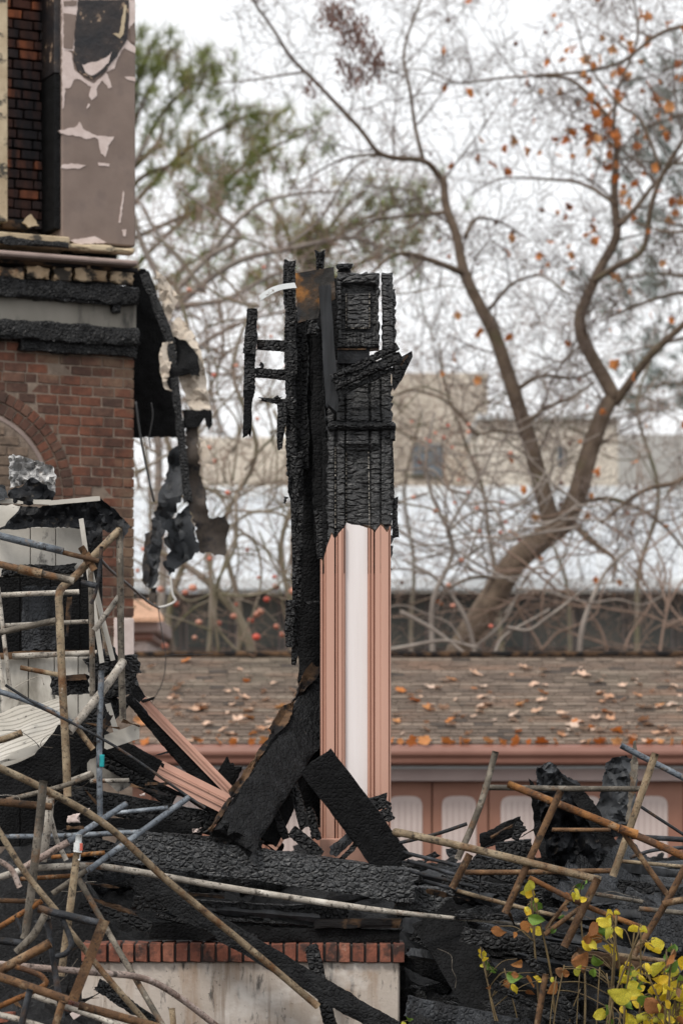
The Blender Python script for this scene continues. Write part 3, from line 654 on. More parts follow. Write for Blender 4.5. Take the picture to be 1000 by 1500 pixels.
sheet('metal_flap', [(272,622),(288,618),(292,690),(302,722),(306,758),(318,756),(330,752),(334,772),(328,813),(293,809),(286,770),(276,735),(274,690)], YH+.04, .004, 'sheetbrown', sh, wr=.03, bend=lambda u, v: .15*u*u+.03*math.sin(v*14), jag=.012)
sheet('metal_shred', [(212,782),(222,778),(219,840),(214,862),(208,850)], YH+.1, .004, 'sheetbrown', sh, wr=.03)
def cable(label, pts, wpx, mat, Y, name='cable'):
    c = catmull(pxpts(pts, Y), 10); V, Fc = tube_geo(c, wpx*.5*c[0].y/F, 6)
    return tag(wobj(name, V, Fc, K[mat], None, True), label, 'cable')
cable('thin black cable running down beside the brick corner', [(199, 588), (206, 640), (218, 700), (226, 735)], 3.2, 'wire', 19.8)
cable('thin wire looping above the torn sheet', [(222, 590), (224, 610), (219, 640), (221, 655)], 1.6, 'wire', 19.8)
cable('stiff white wire bent below the dangling sheet metal', [(250, 845), (253, 870), (257, 880), (245, 887), (232, 890)], 3.5, 'cable_white', 19.7)
cable('black conduit reaching from pipe frame to bent white wire', [(146, 818), (165, 838), (190, 858), (215, 880), (233, 891)], 5, 'wire', (14.2, 19.7))
cable('fine wire dropping in front of the shingle roof', [(232, 892), (238, 930), (243, 965), (238, 1000), (222, 1030)], 1.3, 'wire', 19.7)
tag(sheet('curled_scrap', [(222,862),(230,860),(228,880),(222,888),(217,880)], YH, .004, 'sheetbrown', None, wr=.04), 'small brown scrap curled under the dangling metal', 'scrap')

# ================================================================== garage behind
YE, YR = 25.8, 28.6
ze = P(500, 1091, YE).z; zr = P(500, 961, YR).z
ga = empty('garage', (0, 26.1, 0)); tag(ga, 'low terracotta garage with brown shingle roof and arched door panels', 'garage')
GX0, GX1 = -4.5, 5.0
def gbox(name, x0, x1, y0, y1, z0, z1, mat, b=.006, parent=ga):
    V, Fc = bevbox(x0, x1, y0, y1, z0, z1, b); return wobj(name, V, Fc, K[mat], parent)
gbox('wall', GX0+.2, GX1-.2, 26.12, 31.0, 0, ze-.1, 'doorpaint')
slope = math.atan2(zr-ze, YR-YE); nco = 27; sh_r = random.Random(4)
roofV, roofF, roofM = [], [], []
def roofpt(y): return ze+(y-YE)*(zr-ze)/(YR-YE)
for c in range(nco):
    ctone = [0, 1, 0, 0][c % 4]
    y0 = YE+(YR-YE)*c/nco; y1 = YE+(YR-YE)*(c+1.35)/nco; x = GX0-sh_r.random()*.2
    while x < GX1:
        ln = sh_r.uniform(.09, .2); x1 = min(x+ln, GX1); b = len(roofV)
        t = .015+sh_r.uniform(-.003, .004); dy = sh_r.uniform(-.014, .014)
        roofV += [(x+.003, y0+dy, roofpt(y0)-.002), (x1-.003, y0+dy, roofpt(y0)-.002), (x1-.003, y0+dy, roofpt(y0)+t), (x+.003, y0+dy, roofpt(y0)+t),
                  (x+.003, y1, roofpt(y1)-.004), (x1-.003, y1, roofpt(y1)-.004), (x1-.003, y1, roofpt(y1)+.002), (x+.003, y1, roofpt(y1)+.002)]
        roofF += [(b, b+1, b+2, b+3), (b+3, b+2, b+6, b+7), (b, b+3, b+7, b+4), (b+1, b+5, b+6, b+2)]
        tone = ctone if sh_r.random() < .88 else sh_r.choice([0, 1, 2]); roofM += [2, tone, tone, tone]  # dark butt faces: weathering plus each course's shadow line put into the colour
        x = x1
rf = wobj('roof', [(GX0, YE+.03, ze-.06), (GX1, YE+.03, ze-.06), (GX1, YR, zr-.02), (GX0, YR, zr-.02), (GX0, YR+2.8, ze-.06), (GX1, YR+2.8, ze-.06)],
          [(0, 1, 2, 3), (3, 2, 5, 4), (0, 3, 4), (1, 5, 2), (0, 4, 5, 1)], K['shingle'], ga)
o = wobj('shingles', roofV, roofF, K['shingle'], rf); o['kind'] = 'stuff'
o.data.materials.append(K['shingle_light']); o.data.materials.append(K['shingle_dark']); o.data.polygons.foreach_set('material_index', roofM)
gbox('ridge_cap', GX0, GX1, YR-.09, YR+.09, zr-.005, zr+.045, 'char_brown', .01, rf)
# gutter (open channel profile)
prof = [(0, 0), (-.02, -.012), (-.055, -.02), (-.075, -.06), (-.075, -.085), (-.05, -.12), (-.045, -.155), (-.02, -.175), (.06, -.175), (.06, -.02)]
V = []; Fc = []
for x in (GX0, GX1): V += [(x, YE-.02+a*1.0, ze+.002+b*1.05) for a, b in prof]
n = len(prof)
for i in range(n): j = (i+1) % n; Fc.append((i, j, j+n, i+n))
Fc += [tuple(range(n))[::-1], tuple(range(n, 2*n))]
wobj('gutter', V, Fc, K['gutter'], ga)
zf1 = P(0, 1123, 26.0).z; zf0 = P(0, 1144, 26.0).z
gbox('fascia_strip', GX0+.1, GX1-.1, 25.93, 26.15, zf0, zf1, 'fascia', .004)
gbox('fascia_lip', GX0+.1, GX1-.1, 25.89, 26.1, zf1-.02, zf1+.008, 'whitetrim', .004)
gbox('soffit', GX0+.1, GX1-.1, 25.9, 26.12, zf1+.006, ze-.17, 'gutter', .002)
# door leaves with arched beadboard panels
cent = [92, 180, 268, 350, 431, 512, 593, 672, 758, 855, 952, 1050]
ztop = P(0, 1166, 26.0).z
for i, c in enumerate(cent):
    lft = (c+cent[i-1])/2 if i else c-42; rgt = (c+cent[i+1])/2 if i < len(cent)-1 else c+45
    x0, x1 = P(lft, 0, 26.05).x, P(rgt, 0, 26.05).x
    leaf = gbox('door_leaf', x0+.006, x1-.006, 26.06, 26.11, .05, zf0-.006, 'doorpaint', .006)
    hw = S(25, 26.05); cx = P(c, 0, 26.05).x; arc = []
    for k in range(13):
        a = math.pi*k/12; arc.append((cx+hw*math.copysign(abs(math.cos(a))**.55, math.cos(a)), ztop-.10+.10*math.sin(a)**.7))
    bmv = [(cx-hw, .5), (cx+hw, .5)]+arc
    V = [(x, 26.050, z_) for x, z_ in bmv]+[(x, 26.066, z_) for x, z_ in bmv]; n = len(bmv)
    Fc = [tuple(range(n)), tuple(range(2*n-1, n-1, -1))]+[((i_+1) % n, i_, i_+n, (i_+1) % n+n) for i_ in range(n)]
    pn = wobj('arched_panel', V, Fc, K['doorwhite'], leaf)
    for k in range(-2, 3):
        V, Fc = bevbox(cx+k*hw*.36-.004, cx+k*hw*.36+.004, 26.0475, 26.052, .5, ztop-.05-(.02 if abs(k) == 2 else 0), .001)
        wobj('bead', V, Fc, K['fascia'], leaf)
# fallen leaves on the roof and in the gutter
def leaf_mesh(name, kind, mat, seed):
    r = random.Random(seed); pts = []
    if kind == 'lobed':
        n = 22
        for k in range(n):
            a = 2*math.pi*k/n; rad = .40+.07*math.cos(5*a)+.08*r.uniform(-1, 1); pts.append((rad*math.sin(a), rad*math.cos(a)))
    else:
        n = 14
        for k in range(n):
            a = 2*math.pi*k/n; yy = math.cos(a)*.5; pts.append((math.sin(a)*.31*(1-.35*yy)*(1+.08*r.uniform(-1, 1)), yy+(.06 if k == 0 else 0)))
    cu = r.uniform(.5, 1.1)*r.choice([1, 1, -1]); fo = r.uniform(.25, .7)
    V = [(0, 0, 0)]; Fc = []
    for s_ in (.5, 1.0):
        for x, y in pts: V.append((x*s_, y*s_, 0))
    n = len(pts)
    V = [(x, y, cu*(y*y)*.6+fo*abs(x)*.8+.05*r.uniform(-1, 1)) for x, y, _ in V]
    for k in range(n):
        k2 = (k+1) % n; Fc.append((0, 1+k2, 1+k)); Fc.append((1+k, 1+k2, 1+n+k2, 1+n+k))
    return mesh(name, V, Fc, K[mat], True)
LT = [leaf_mesh('leaf', 'lobed', 'leaf_tan', k) for k in range(4)]
LO = [leaf_mesh('leaf', 'lobed', 'leaf_orange', k+9) for k in range(4)]
lr = random.Random(11)
spots = [(lr.uniform(190, 1010), lr.triangular(0, 1, .25)) for _ in range(215)]
spots += [(lr.gauss(x, 28), lr.uniform(.0, .16)) for x in [330, 350, 385, 840, 870, 900, 990, 960] for _ in range(6)]
for px, t in spots:
    y = YE+(YR-YE)*t; x = (px-HX)*y/F; s_ = lr.uniform(.05, .14)*(1.0 if t > .1 else .85)
    o = link('fallen_leaf', lr.choice(LT if lr.random() < .85 else LO), None, (x, y, roofpt(y)+.03))
    o.scale = (s_, s_, s_*.6); o.rotation_euler = (slope+lr.uniform(-.25, .25), lr.uniform(-.25, .25), lr.uniform(0, 6.28))
    tag(o, 'dry curled leaf lying on the brown garage shingles', 'leaf', 'fallen leaves on the garage roof')
px = 190
while px < 1010:
    s_ = lr.uniform(.05, .14); y = YE-.03
    if lr.random() < .85:
        o = link('gutter_leaf', lr.choice(LO), None, ((px-HX)*y/F, y, ze+.03)); o.scale = (s_*1.3, s_, s_)
        o.rotation_euler = (R(60)+lr.uniform(-.5, .5), lr.uniform(-.4, .4), lr.uniform(0, 6.28))
        tag(o, 'orange leaf caught along the garage gutter edge', 'leaf', 'orange leaves along the gutter')
    px += lr.uniform(9, 26)

# ================================================================== porch wall with brick cap
pw = empty('porch_wall', P(370, 1578, 13.7)); pw.location.z = 0; tag(pw, 'low stained white porch wall capped with red bricks', 'wall')
def pbox(name, px0, px1, py0, py1, Y0, Y1, mat, b=.006, parent=pw):
    a = P(px0, py0, Y0); c = P(px1, py1, Y0); V, Fc = bevbox(a.x, c.x, Y0, Y1, c.z, a.z, b); return wobj(name, V, Fc, K[mat], parent)
pbox('wall_face', 120, 585, 1409, 1590, 13.72, 14.06, 'stucco', .008)
pbox('mortar_bed', 121, 592, 1384, 1409, 13.705, 14.06, 'mortar_dark', .003)
nb = 24; xs = [P(118+ (594-118)*k/nb, 0, 13.69).x for k in range(nb+1)]
zt_ = P(0, 1382, 13.69).z; zb_ = P(0, 1409.5, 13.69).z
for k in range(nb):
    o = put_brick(BC, pw, (xs[k]+xs[k+1])/2-pw.location.x, 13.69+.10-pw.location.y, (zt_+zb_)/2, xs[k+1]-xs[k]-.011, .2, zt_-zb_)

# ================================================================== the burnt porch post
YC = 14.0
col = empty('porch_post', P(521, 1265, YC)); tag(col, 'tall porch post, pink and white below, charred black above', 'post')
bound = [(465, 822), (470, 818), (473, 824), (479, 800), (483, 790), (486, 782), (489, 789), (491, 790), (496, 781), (500, 777), (505, 771), (507, 765), (515, 768), (526, 769), (535, 772), (541, 774), (545, 776), (549, 780), (553, 774), (557, 769), (562, 774), (566, 780), (568, 779), (570, 772), (573, 769)]
def top_of(x):
    for (a, ya), (b, yb) in zip(bound, bound[1:]):
        if a <= x <= b: return ya+(yb-ya)*(x-a)/(b-a)+1.5*noise.noise(Vector((x*.9, 0, 3)))
    return bound[0][1] if x < bound[0][0] else bound[-1][1]
def strip(name, prof, mat, bottom=1268, Yb=YC+.03):
    """vertical board of the post: prof = (x_px, depth towards the camera) across its face; top follows the burn line"""
    pr = []
    for (a, da), (b, db) in zip(prof, prof[1:]):
        k = max(1, int((b-a)/1.0))
        pr += [(a+(b-a)*i/k, da+(db-da)*i/k) for i in range(k)]
    pr.append(prof[-1]); n = len(pr); V = []; Fc = []
    rows = [0, .25, .5, .75, 1]
    for t in rows:
        for x, d in pr:
            tp = top_of(x); y = bottom+(tp-bottom)*t; p = P(x, y, YC); V.append((p.x, YC-d, p.z))
    for r in range(len(rows)-1):
        for i in range(n-1): a = r*n+i; Fc.append((a, a+1, a+n+1, a+n))
    base = len(V); m = len(rows)-1
    for t in (0, m):
        for i in range(n): v = V[t*n+i]; V.append((v[0], Yb, v[2]))
    for i in range(n-1): Fc.append((m*n+i, m*n+i+1, base+n+i+1, base+n+i)); Fc.append((i+1, i, base+i, base+i+1))
    Fc.append(tuple(r*n for r in range(m, -1, -1))+(base, base+n)); Fc.append(tuple(r*n+n-1 for r in range(m+1))+(base+2*n-1, base+n-1))
    return wobj(name, V, Fc, K[mat], col)
strip('side_moulding', [(469, -.02), (470.5, .002), (472, .004), (472.6, -.006), (474, -.004), (476, .006), (477.4, .006)], 'pinkdk')
strip('corner_board', [(477.6, -.004), (478, .020), (489.4, .020), (489.8, .014)], 'pink')
strip('bead_moulding', [(490, .004), (491, -.004), (491.8, .012), (493.4, .015), (494.6, .010), (495, -.002)], 'pinkdk')
strip('inner_board', [(495.2, .012), (495.6, .017), (500.4, .017), (501, .009), (503, .012), (504.6, .004), (505.8, -.010)], 'pink')
strip('white_panel', [(506, -.014), (538, -.014)], 'white')
strip('bead_moulding', [(538.2, -.008), (539.5, .006), (541.5, .010), (542.5, .000), (544.5, .011), (546.4, .013), (547.4, .002), (548.6, .001)], 'pinkdk')
strip('corner_board', [(548.8, .006), (549.2, .020), (556.5, .020), (557, .0172), (557.6, .020), (568.6, .020), (569, .012)], 'pink')
strip('side_moulding', [(569.2, .006), (570, .012), (571.6, .010), (572.4, -.02)], 'pinkdk')
V, Fc = bevbox(P(472, 0, YC).x, P(570, 0, YC).x, YC+.031, YC+.22, P(0, 1275, YC).z, P(0, 640, YC).z, .006); wobj('core', V, Fc, K['char_dull'], col)
V, Fc = bevbox(P(468.6, 0, YC).x, P(572.8, 0, YC).x, YC-.03, YC+.2, P(0, 1268, YC).z, P(0, 1228, YC).z, .005); wobj('plinth', V, Fc, K['pink'], col)
V, Fc = bevbox(P(462, 0, YC).x, P(578, 0, YC).x, YC-.045, YC+.25, P(0, 1292, YC).z, P(0, 1269, YC).z, .006); wobj('base_block', V, Fc, K['pink'], col)
bound = [(x, y-2.2-1.6*rng.random()) for x, y in bound]
for a, b, d in [(470, 477.5, -.0), (478, 489.6, .0185), (490.2, 505, .009), (506, 538, -.0155), (538.4, 548.6, .004), (549, 568.8, .0185)]: strip('scorch_fringe', [(a+.2, d), (b-.2, d)], 'char_brown', 840)
# charred upper half, carved as height fields
def ss(a, b, x): t = np.clip((x-a)/(b-a), 0, 1); return t*t*(3-2*t)
def band(x, a, b, e=1.0): return ss(a-e, a, x)*(1-ss(b, b+e, x))
def d_shaft(x, y):
    d = np.zeros_like(x)
    ytop = 657+np.abs(x-523)*0
    d -= .022*band(x, 506, 539)*ss(650, 660, y)                       # sunk panel
    d -= .024*(band(x, 490.2, 492, .6)+band(x, 540, 542, .6)+band(x, 556.5, 558.2, .6)+band(x, 505.5, 506.5, .5))
    d += .012*band(y, 632, 650, 1.5)*band(x, 495, 555)
    d += .016*band(y, 650, 659, 1.5)*band(x, 498+(y-650)*.9, 550-(y-650)*.9)
    d += .018*band(y, 602, 617, 1)*band(x, 494, 556)                  # block under the capital
    d += .020*band(y, 578, 600, 1.5)*band(x, 505-(y-578)*.4, 545+(y-578)*.45)   # bell of the capital
    d -= .020*band(y, 528, 577, 2)*band(x, 496, 548)
    return d
relief('charred_shaft', 479, 574, 528, 835, d_shaft, 'char_post', col, YC-.004, .04, .0055, .009, (.085, .026), .008, 2.0)
def d_top(x, y):
    d = .010*np.ones_like(x)
    d -= .034*band(x, 500, 550)*band(y, 417, 486, 1.2)
    d += .022*band(x, 508, 540, 1.5)*band(y, 430, 480, 1.5)
    d += .010*band(y, 488, 509, 1)
    d += .006*band(y, 490, 508, 1)*np.sin(x*1.15)
    d += .008*band(y, 400, 413, 1)
    return d
relief('charred_panel', 494, 555, 400, 510, d_top, 'char_post', col, YC-.004, .10, .0055, .008, (.07, .024), .008, 5.0)
relief('charred_corner_board', 559, 575, 399, 528, lambda x, y: .012*np.ones_like(x), 'char_post', col, YC, .06, .0055, .010, (.08, .026), .004, 8.0)
relief('charred_corner_board', 571, 579, 422, 520, lambda x, y: .0*np.ones_like(x), 'char_post', col, YC+.03, .06, .006, .010, (.08, .026), .007, 9.0)
relief('charred_ledge', 481, 579, 618, 631, lambda x, y: .045*np.sin(np.clip((y-617)/15, 0, 1)*np.pi)**.5, 'char', col, YC, .03, .005, .006, (.05, .03), .006, 11.0)
timber(None, (574, 622), (575, 648), 9, .06, YC+.01, 'char', col, 'charred_knob', res=.01)
timber(None, (577, 726), (580, 790), 11, .07, YC+.05, 'char', col, 'charred_chunk', res=.009, jag=(.02, .03))
timber(None, (573, 640), (575, 770), 5, .05, YC+.03, 'char', col, 'charred_edge', res=.010, jag=(.02, .03))
timber(None, (490, 393), (518, 392), 15, .08, YC+.05, 'char', col, 'charred_block', res=.009)
timber(None, (495, 392), (516, 391), 8, .05, YC+.0, 'char', col, 'charred_block', res=.009)
V, Fc = bevbox(P(494, 0, YC).x, P(541, 0, YC).x, YC+.0, YC+.03, P(0, 533, YC).z, P(0, 510.5, YC).z, .003); wobj('flashing', V, Fc, K['sheetdark'], col)
V, Fc = bevbox(P(494, 0, YC).x, P(536, 0, YC).x, YC-.012, YC+.01, P(0, 513, YC).z, P(0, 510.8, YC).z, .001); wobj('scorched_edge', V, Fc, K['char_brown'], col)
# pale dashes along the joints, painting in light that shows through the gaps
def gap_light_line(x0, y0, x1, y1, wd=1.0, Yd=YC-.006):
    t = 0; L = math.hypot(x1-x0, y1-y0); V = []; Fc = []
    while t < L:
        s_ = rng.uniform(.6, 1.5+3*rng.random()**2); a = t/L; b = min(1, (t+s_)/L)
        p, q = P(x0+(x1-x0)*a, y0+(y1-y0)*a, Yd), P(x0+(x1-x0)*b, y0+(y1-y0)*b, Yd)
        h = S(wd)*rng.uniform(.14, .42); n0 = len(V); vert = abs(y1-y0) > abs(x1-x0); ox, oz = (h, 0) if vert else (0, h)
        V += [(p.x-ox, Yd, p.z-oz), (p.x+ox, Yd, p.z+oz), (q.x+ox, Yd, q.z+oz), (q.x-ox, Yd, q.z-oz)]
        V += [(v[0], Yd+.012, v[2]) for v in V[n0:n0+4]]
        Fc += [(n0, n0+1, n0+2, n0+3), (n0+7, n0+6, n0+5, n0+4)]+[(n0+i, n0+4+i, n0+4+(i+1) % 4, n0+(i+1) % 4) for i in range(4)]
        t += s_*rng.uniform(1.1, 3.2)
    wobj('gap_light_seam', V, Fc, K['ash'], col)
gap_light_line(491, 655, 491, 775, 1.0); gap_light_line(539.5, 662, 541, 772, 1.1); gap_light_line(541, 429, 541, 480, 1.0, YC-.002); gap_light_line(514, 480.5, 541, 480.5, .9, YC-.004); gap_light_line(507, 430, 507, 480, .6, YC-.002); gap_light_line(507, 663, 507, 765, .6, YC+.01)

# pieces leaning on / wedged into the post
fb = empty('fallen_moulding', P(520, 575, 13.85)); tag(fb, 'charred moulded beam wedged diagonally across the top of post', 'beam')
timber(None, (484, 556), (584, 506), 13, .05, 13.84, 'char', fb, 'upper_moulding', res=.007, cell=(.024, .04), amp=.009, jag=(.02, .01))
timber(None, (487, 566), (588, 521), 17, .07, 13.86, 'char', fb, 'lower_moulding', res=.007, cell=(.028, .05), amp=.009, jag=(.02, .01))
timber(None, (497, 577), (580, 538), 9, .05, 13.88, 'char', fb, 'lower_fillet', res=.008)
timber(None, (562, 516), (586, 503), 2.2, .02, 13.83, 'ash', fb, 'bare_sliver', res=.008, amp=.002)
sheet('charred_wedge', [(575,530),(603,514),(604,522),(592,548),(577,571),(574,560)], 13.93, .05, 'char', fb, wr=.01, jag=.004)
sheet('scorched_grain', [(585,534),(595,519),(598,521),(588,536)], 13.918, .006, 'char_brown', fb, wr=.001)
o = timber('smooth grey scorched board propped against the post', (475.5, 418), (487, 606), 19, .035, (13.90, 13.92), 'char_grain', None, 'grey_board', 'board', amp=.001, cell=(.3, .05), jag=(.004, .05), res=.010, erode=.15)
rs = sheet('rusted_flashing', [(432.5,400),(489,391),(491,438),(468,452),(466,466),(436,473)], 13.97, .003, 'rustsheet', None, wr=.01, jag=.001, label='rust streaked metal flashing at the top of the burnt post', cat='flashing')
o = timber('pale bent trim strip sticking out left of rusted flashing', (379, 438), (434, 418), 8.5, .012, 13.93, 'strip', None, 'trim_strip', 'trim', amp=.001, jag=(.01, .004), res=.012, erode=0, bow=.018)

# charred stud wall remains left of the post
def T(label, a, b, wd, th, Y, mat='char', name='charred_stud', cat='timber', **kw): return timber(label, a, b, wd, th, Y, mat, None, name, cat, **kw)
T('tallest charred stud left of the post with ragged top', (424, 378), (428, 700), 18, .07, 14.12, cell=(.022, .05), amp=.010, res=.008, erode=.8)
T('charred stud hanging down to a ragged point above roof', (433, 660), (430, 984), 27, .06, 14.10, cell=(.022, .045), amp=.011, res=.008, taper=(1, .33), jag=(.02, .08), erode=1.3, bow=.012)
T('pitch black plank close against the left of post', (452, 470), (456, 1005), 40, .05, 14.28, 'char_dull', cell=(.04, .06), res=.012, jag=(.03, .03))
T('black stud behind the rusted flashing', (438, 455), (440, 690), 26, .07, 14.2, res=.010, cell=(.024, .05), amp=.009)
T('dark charred stud between grey board and hanging stud', (463, 480), (470, 800), 22, .06, 14.15, 'char_dull', res=.010, cell=(.03, .05), amp=.007, erode=.6)
T('short stud top whitened with ash at the summit', (468.5, 364), (468.5, 400), 16, .07, 14.15, res=.007, amp=.011, cell=(.02, .04))
T('small charred block below the rusted flashing', (445, 481), (469, 480), 22, .07, 13.99, res=.009, name='charred_block', cat='block')
T('charred lump clinging to the left stud cluster', (414, 590), (410, 662), 15, .06, 14.1, res=.009, jag=(.02, .04), taper=(1.1, .6), name='charred_lump', cat='lump')
T('narrow splintered stud low beside pink moulding', (468, 745), (472, 820), 17, .05, 14.08, res=.010, jag=(.02, .01))
T('thin charred peg joining hanging stud to black plank', (444, 886), (470, 878), 8, .03, 14.12, res=.01, name='charred_peg', cat='peg')
T('knotted lump near the tip of hanging stud', (424, 878), (425, 950), 15, .05, 14.06, res=.009, amp=.012, cell=(.022, .03), name='charred_lump', cat='lump')
T('burnt stub poking out left of stud cluster', (411, 732), (424, 734), 14, .04, 14.08, res=.009, name='charred_stub', cat='stub')
T('black board hanging behind lower post left side', (456, 990), (455, 1215), 34, .05, 14.3, 'char_dull', res=.014, name='charred_board', cat='board')
T('black boarding behind the rusted flashing and studs', (468, 405), (467, 720), 68, .03, 14.36, 'char_dull', name='charred_board', cat='board', res=.014, jag=(.03, .02))
ld = empty('charred_ladder', P(363, 643, 14.15)); tag(ld, 'charred ladder shaped frame jutting out left of the post', 'frame')
timber(None, (370, 452), (366, 520), 19, .05, 14.15, 'char', ld, 'upright', res=.008, cell=(.022, .04), amp=.010, jag=(.02, .02))
timber(None, (367, 505), (364, 585), 20, .05, 14.16, 'char', ld, 'upright', res=.008, cell=(.022, .04), amp=.010)
timber(None, (365, 570), (361, 643), 15, .045, 14.15, 'char_dull', ld, 'upright', res=.008, taper=(1.05, .75), jag=(.01, .06))
timber(None, (374, 505), (430, 507), 19, .045, 14.17, 'char', ld, 'crossbar', res=.008)
timber(None, (370, 544), (430, 547), 17, .045, 14.17, 'char', ld, 'crossbar', res=.008, bow=-.01)
timber(None, (377, 584), (430, 591), 13, .04, 14.17, 'char', ld, 'crossbar', res=.008, taper=(.55, 1.2), jag=(.04, .0))
for a, b in [((381, 541), (385, 531)), ((400, 590), (412, 578))]: timber(None, a, b, 9, .04, 14.16, 'char', ld, 'splinter', res=.01)

# ================================================================== fallen timbers round the foot of the post
o = T('massive charred beam leaning from lower left onto the post', (490, 995), (336, 1240), 66, .12, (14.36, 13.62), mat='char_smooth', res=.007, cell=(.05, .05), amp=.004, name='charred_beam', cat='beam', erode=.9, jag=(.05, .08), roll=.12)
T('thin charred board under the massive leaning beam', (470, 1060), (385, 1235), 40, .05, (14.18, 13.95), 'char_dull', res=.014, name='charred_board', cat='board')
T('splintered edge strip along the top of massive beam', (466, 972), (304, 1222), 8, .04, (14.28, 13.58), 'char_brown', res=.010, amp=.010, cell=(.05, .03), name='splinter_strip', cat='splinter', erode=1.2)
T('flat black plank slanting down right across the post foot', (461, 1112), (582, 1272), 58, .045, (13.66, 13.74), 'char_dull', res=.011, cell=(.06, .08), amp=.003, name='black_plank', cat='plank', jag=(.01, .03))
T('long alligator charred beam lying across the porch wall', (165, 1236), (612, 1299), 50, .14, (13.72, 13.72), mat='char_grid', res=.006, cell=(.034, .026), amp=.007, name='charred_beam', cat='beam', erode=.3, roll=0)
T('short beam end lying right of the long charred beam', (574, 1315), (669, 1317), 36, .12, 13.80, mat='char_grid', res=.008, cell=(.030, .026), amp=.008, name='charred_beam', cat='beam', erode=.6)
T('scorched moulding under the long charred beam', (190, 1322), (512, 1340), 22, .06, 13.82, res=.010, cell=(.05, .04), name='charred_moulding', cat='moulding')
T('brown scorched batten edge below the scorched moulding', (262, 1308), (330, 1314), 8, .04, 13.78, 'char_brown', res=.012, name='scorched_batten', cat='batten')
T('unpainted pinkish board end resting on the brick cap', (457, 1352), (590, 1352), 14, .12, 13.79, 'char_brown', res=.012, amp=.001, name='board_end', cat='board')
T('black timber packed on top of the brick cap', (215, 1362), (590, 1374), 26, .14, 13.83, 'char_dull', res=.013, cell=(.05, .05), name='charred_timber', cat='timber')
T('long charred pole crossing the porch wall diagonally', (195, 1285), (585, 1515), 32, .07, (13.58, 13.28), 'char_smooth', res=.010, name='charred_pole', cat='pole', cell=(.04, .05), amp=.004, erode=.6)
T('thin charred stick standing in front of porch wall', (455, 1383), (487, 1510), 22, .035, (13.60, 13.56), 'char', res=.010, name='charred_stick', cat='stick')
T('wide black plank falling right of the porch wall', (632, 1335), (745, 1515), 72, .05, (13.45, 13.2), 'char_dull', res=.012, cell=(.06, .09), amp=.003, name='black_plank', cat='plank')
T('grey weathered charred plank at the bottom edge', (592, 1473), (760, 1508), 32, .06, (13.0, 13.0), 'char_grey', res=.010, amp=.003, cell=(.08, .03), name='charred_plank', cat='plank')
T('charred stick between the massive beam and post foot', (424, 1130), (448, 1215), 17, .04, (13.95, 13.9), 'char', res=.010, name='charred_stick', cat='stick')
T('second charred stick leaning left at post foot', (400, 1180), (420, 1232), 12, .04, 13.9, 'char', res=.010, name='charred_stick', cat='stick')
T('ashy log end beneath the leaning sticks', (425, 1215), (472, 1255), 20, .06, 13.8, 'char', res=.009, amp=.010, cell=(.03, .03), name='charred_log', cat='log')
T('grey broken board chunk at the base of post', (482, 1252), (525, 1216), 18, .03, 13.75, 'char_grey', res=.010, name='board_chunk', cat='board')
T('charred knot beside the grey board chunk', (496, 1262), (524, 1234), 11, .05, 13.74, 'char', res=.009, amp=.010, name='charred_knot', cat='log')
T('shattered timber chunk jammed behind the black plank', (535, 1182), (572, 1170), 24, .05, 13.84, 'char', res=.009, name='timber_chunk', cat='timber')
T('smaller shattered chunk below the jammed timber chunk', (548, 1200), (578, 1190), 20, .05, 13.80, 'char', res=.009, amp=.011, name='timber_chunk', cat='timber')
T('ash speckled rubble stub left of post base', (452, 1180), (466, 1232), 14, .05, 13.86, 'char', res=.009, amp=.012, cell=(.02, .03), name='charred_stub', cat='stub')
T('charred plank under the second pink moulding', (235, 1228), (390, 1240), 20, .06, 13.7, 'char', res=.011, name='charred_plank', cat='plank')
T('pointed black shard showing above the pink mouldings', (345, 1112), (318, 1165), 34, .03, 14.25, 'char_dull', res=.012, name='black_shard', cat='shard', taper=(.9, 1.1), jag=(.06, .02))
# pink mouldings ripped off the porch
def moulding(label, a, b, wd, Y, blacka, blackb, bw):
    r_ = empty('pink_moulding', P(b[0], b[1], Y)); tag(r_, label, 'moulding')
    A, B = P(a[0], a[1], Y), P(b[0], b[1], Y-.05); d = (B-A).normalized(); s_ = d.cross(Vector((0, 1, 0))).normalized()
    if s_.z < 0: s_ = -s_
    n_ = Vector((0, -1, 0)); w_ = S(wd, Y)
    for k, (o0, o1, h, m) in enumerate([(-.5, -.22, .010, 'pink'), (-.21, -.14, .020, 'pinkdk'), (-.13, .10, .013, 'pink'), (.11, .20, .021, 'pinkdk'), (.21, .5, .008, 'pink')]):
        V = [];
        for p in (A, B):
            for oo, hh in ((o0, 0), (o1, 0), (o1, h), (o0, h)): V.append(p+s_*(oo*w_)+n_*hh)
        Fc = [(0, 1, 2, 3), (7, 6, 5, 4), (0, 4, 5, 1), (1, 5, 6, 2), (2, 6, 7, 3), (3, 7, 4, 0)]
        wobj('moulding_strip', V, Fc, K[m], r_)
    timber(None, blacka, blackb, bw, .035, (Y+.03, Y-.02), 'char_dull', r_, 'charred_backing', res=.013)
    return r_
moulding('long pink moulding sliding down from the pipe frame', (208, 1026), (342, 1164), 15, 14.05, (190, 1012), (330, 1178), 30)
moulding('wide pink moulding lying nearly flat below the longer one', (232, 1128), (332, 1178), 30, 13.92, (135, 1078), (330, 1184), 36)
moulding('short end of pink moulding under the massive beam', (372, 1206), (412, 1236), 26, 14.2, (340, 1190), (415, 1246), 20)

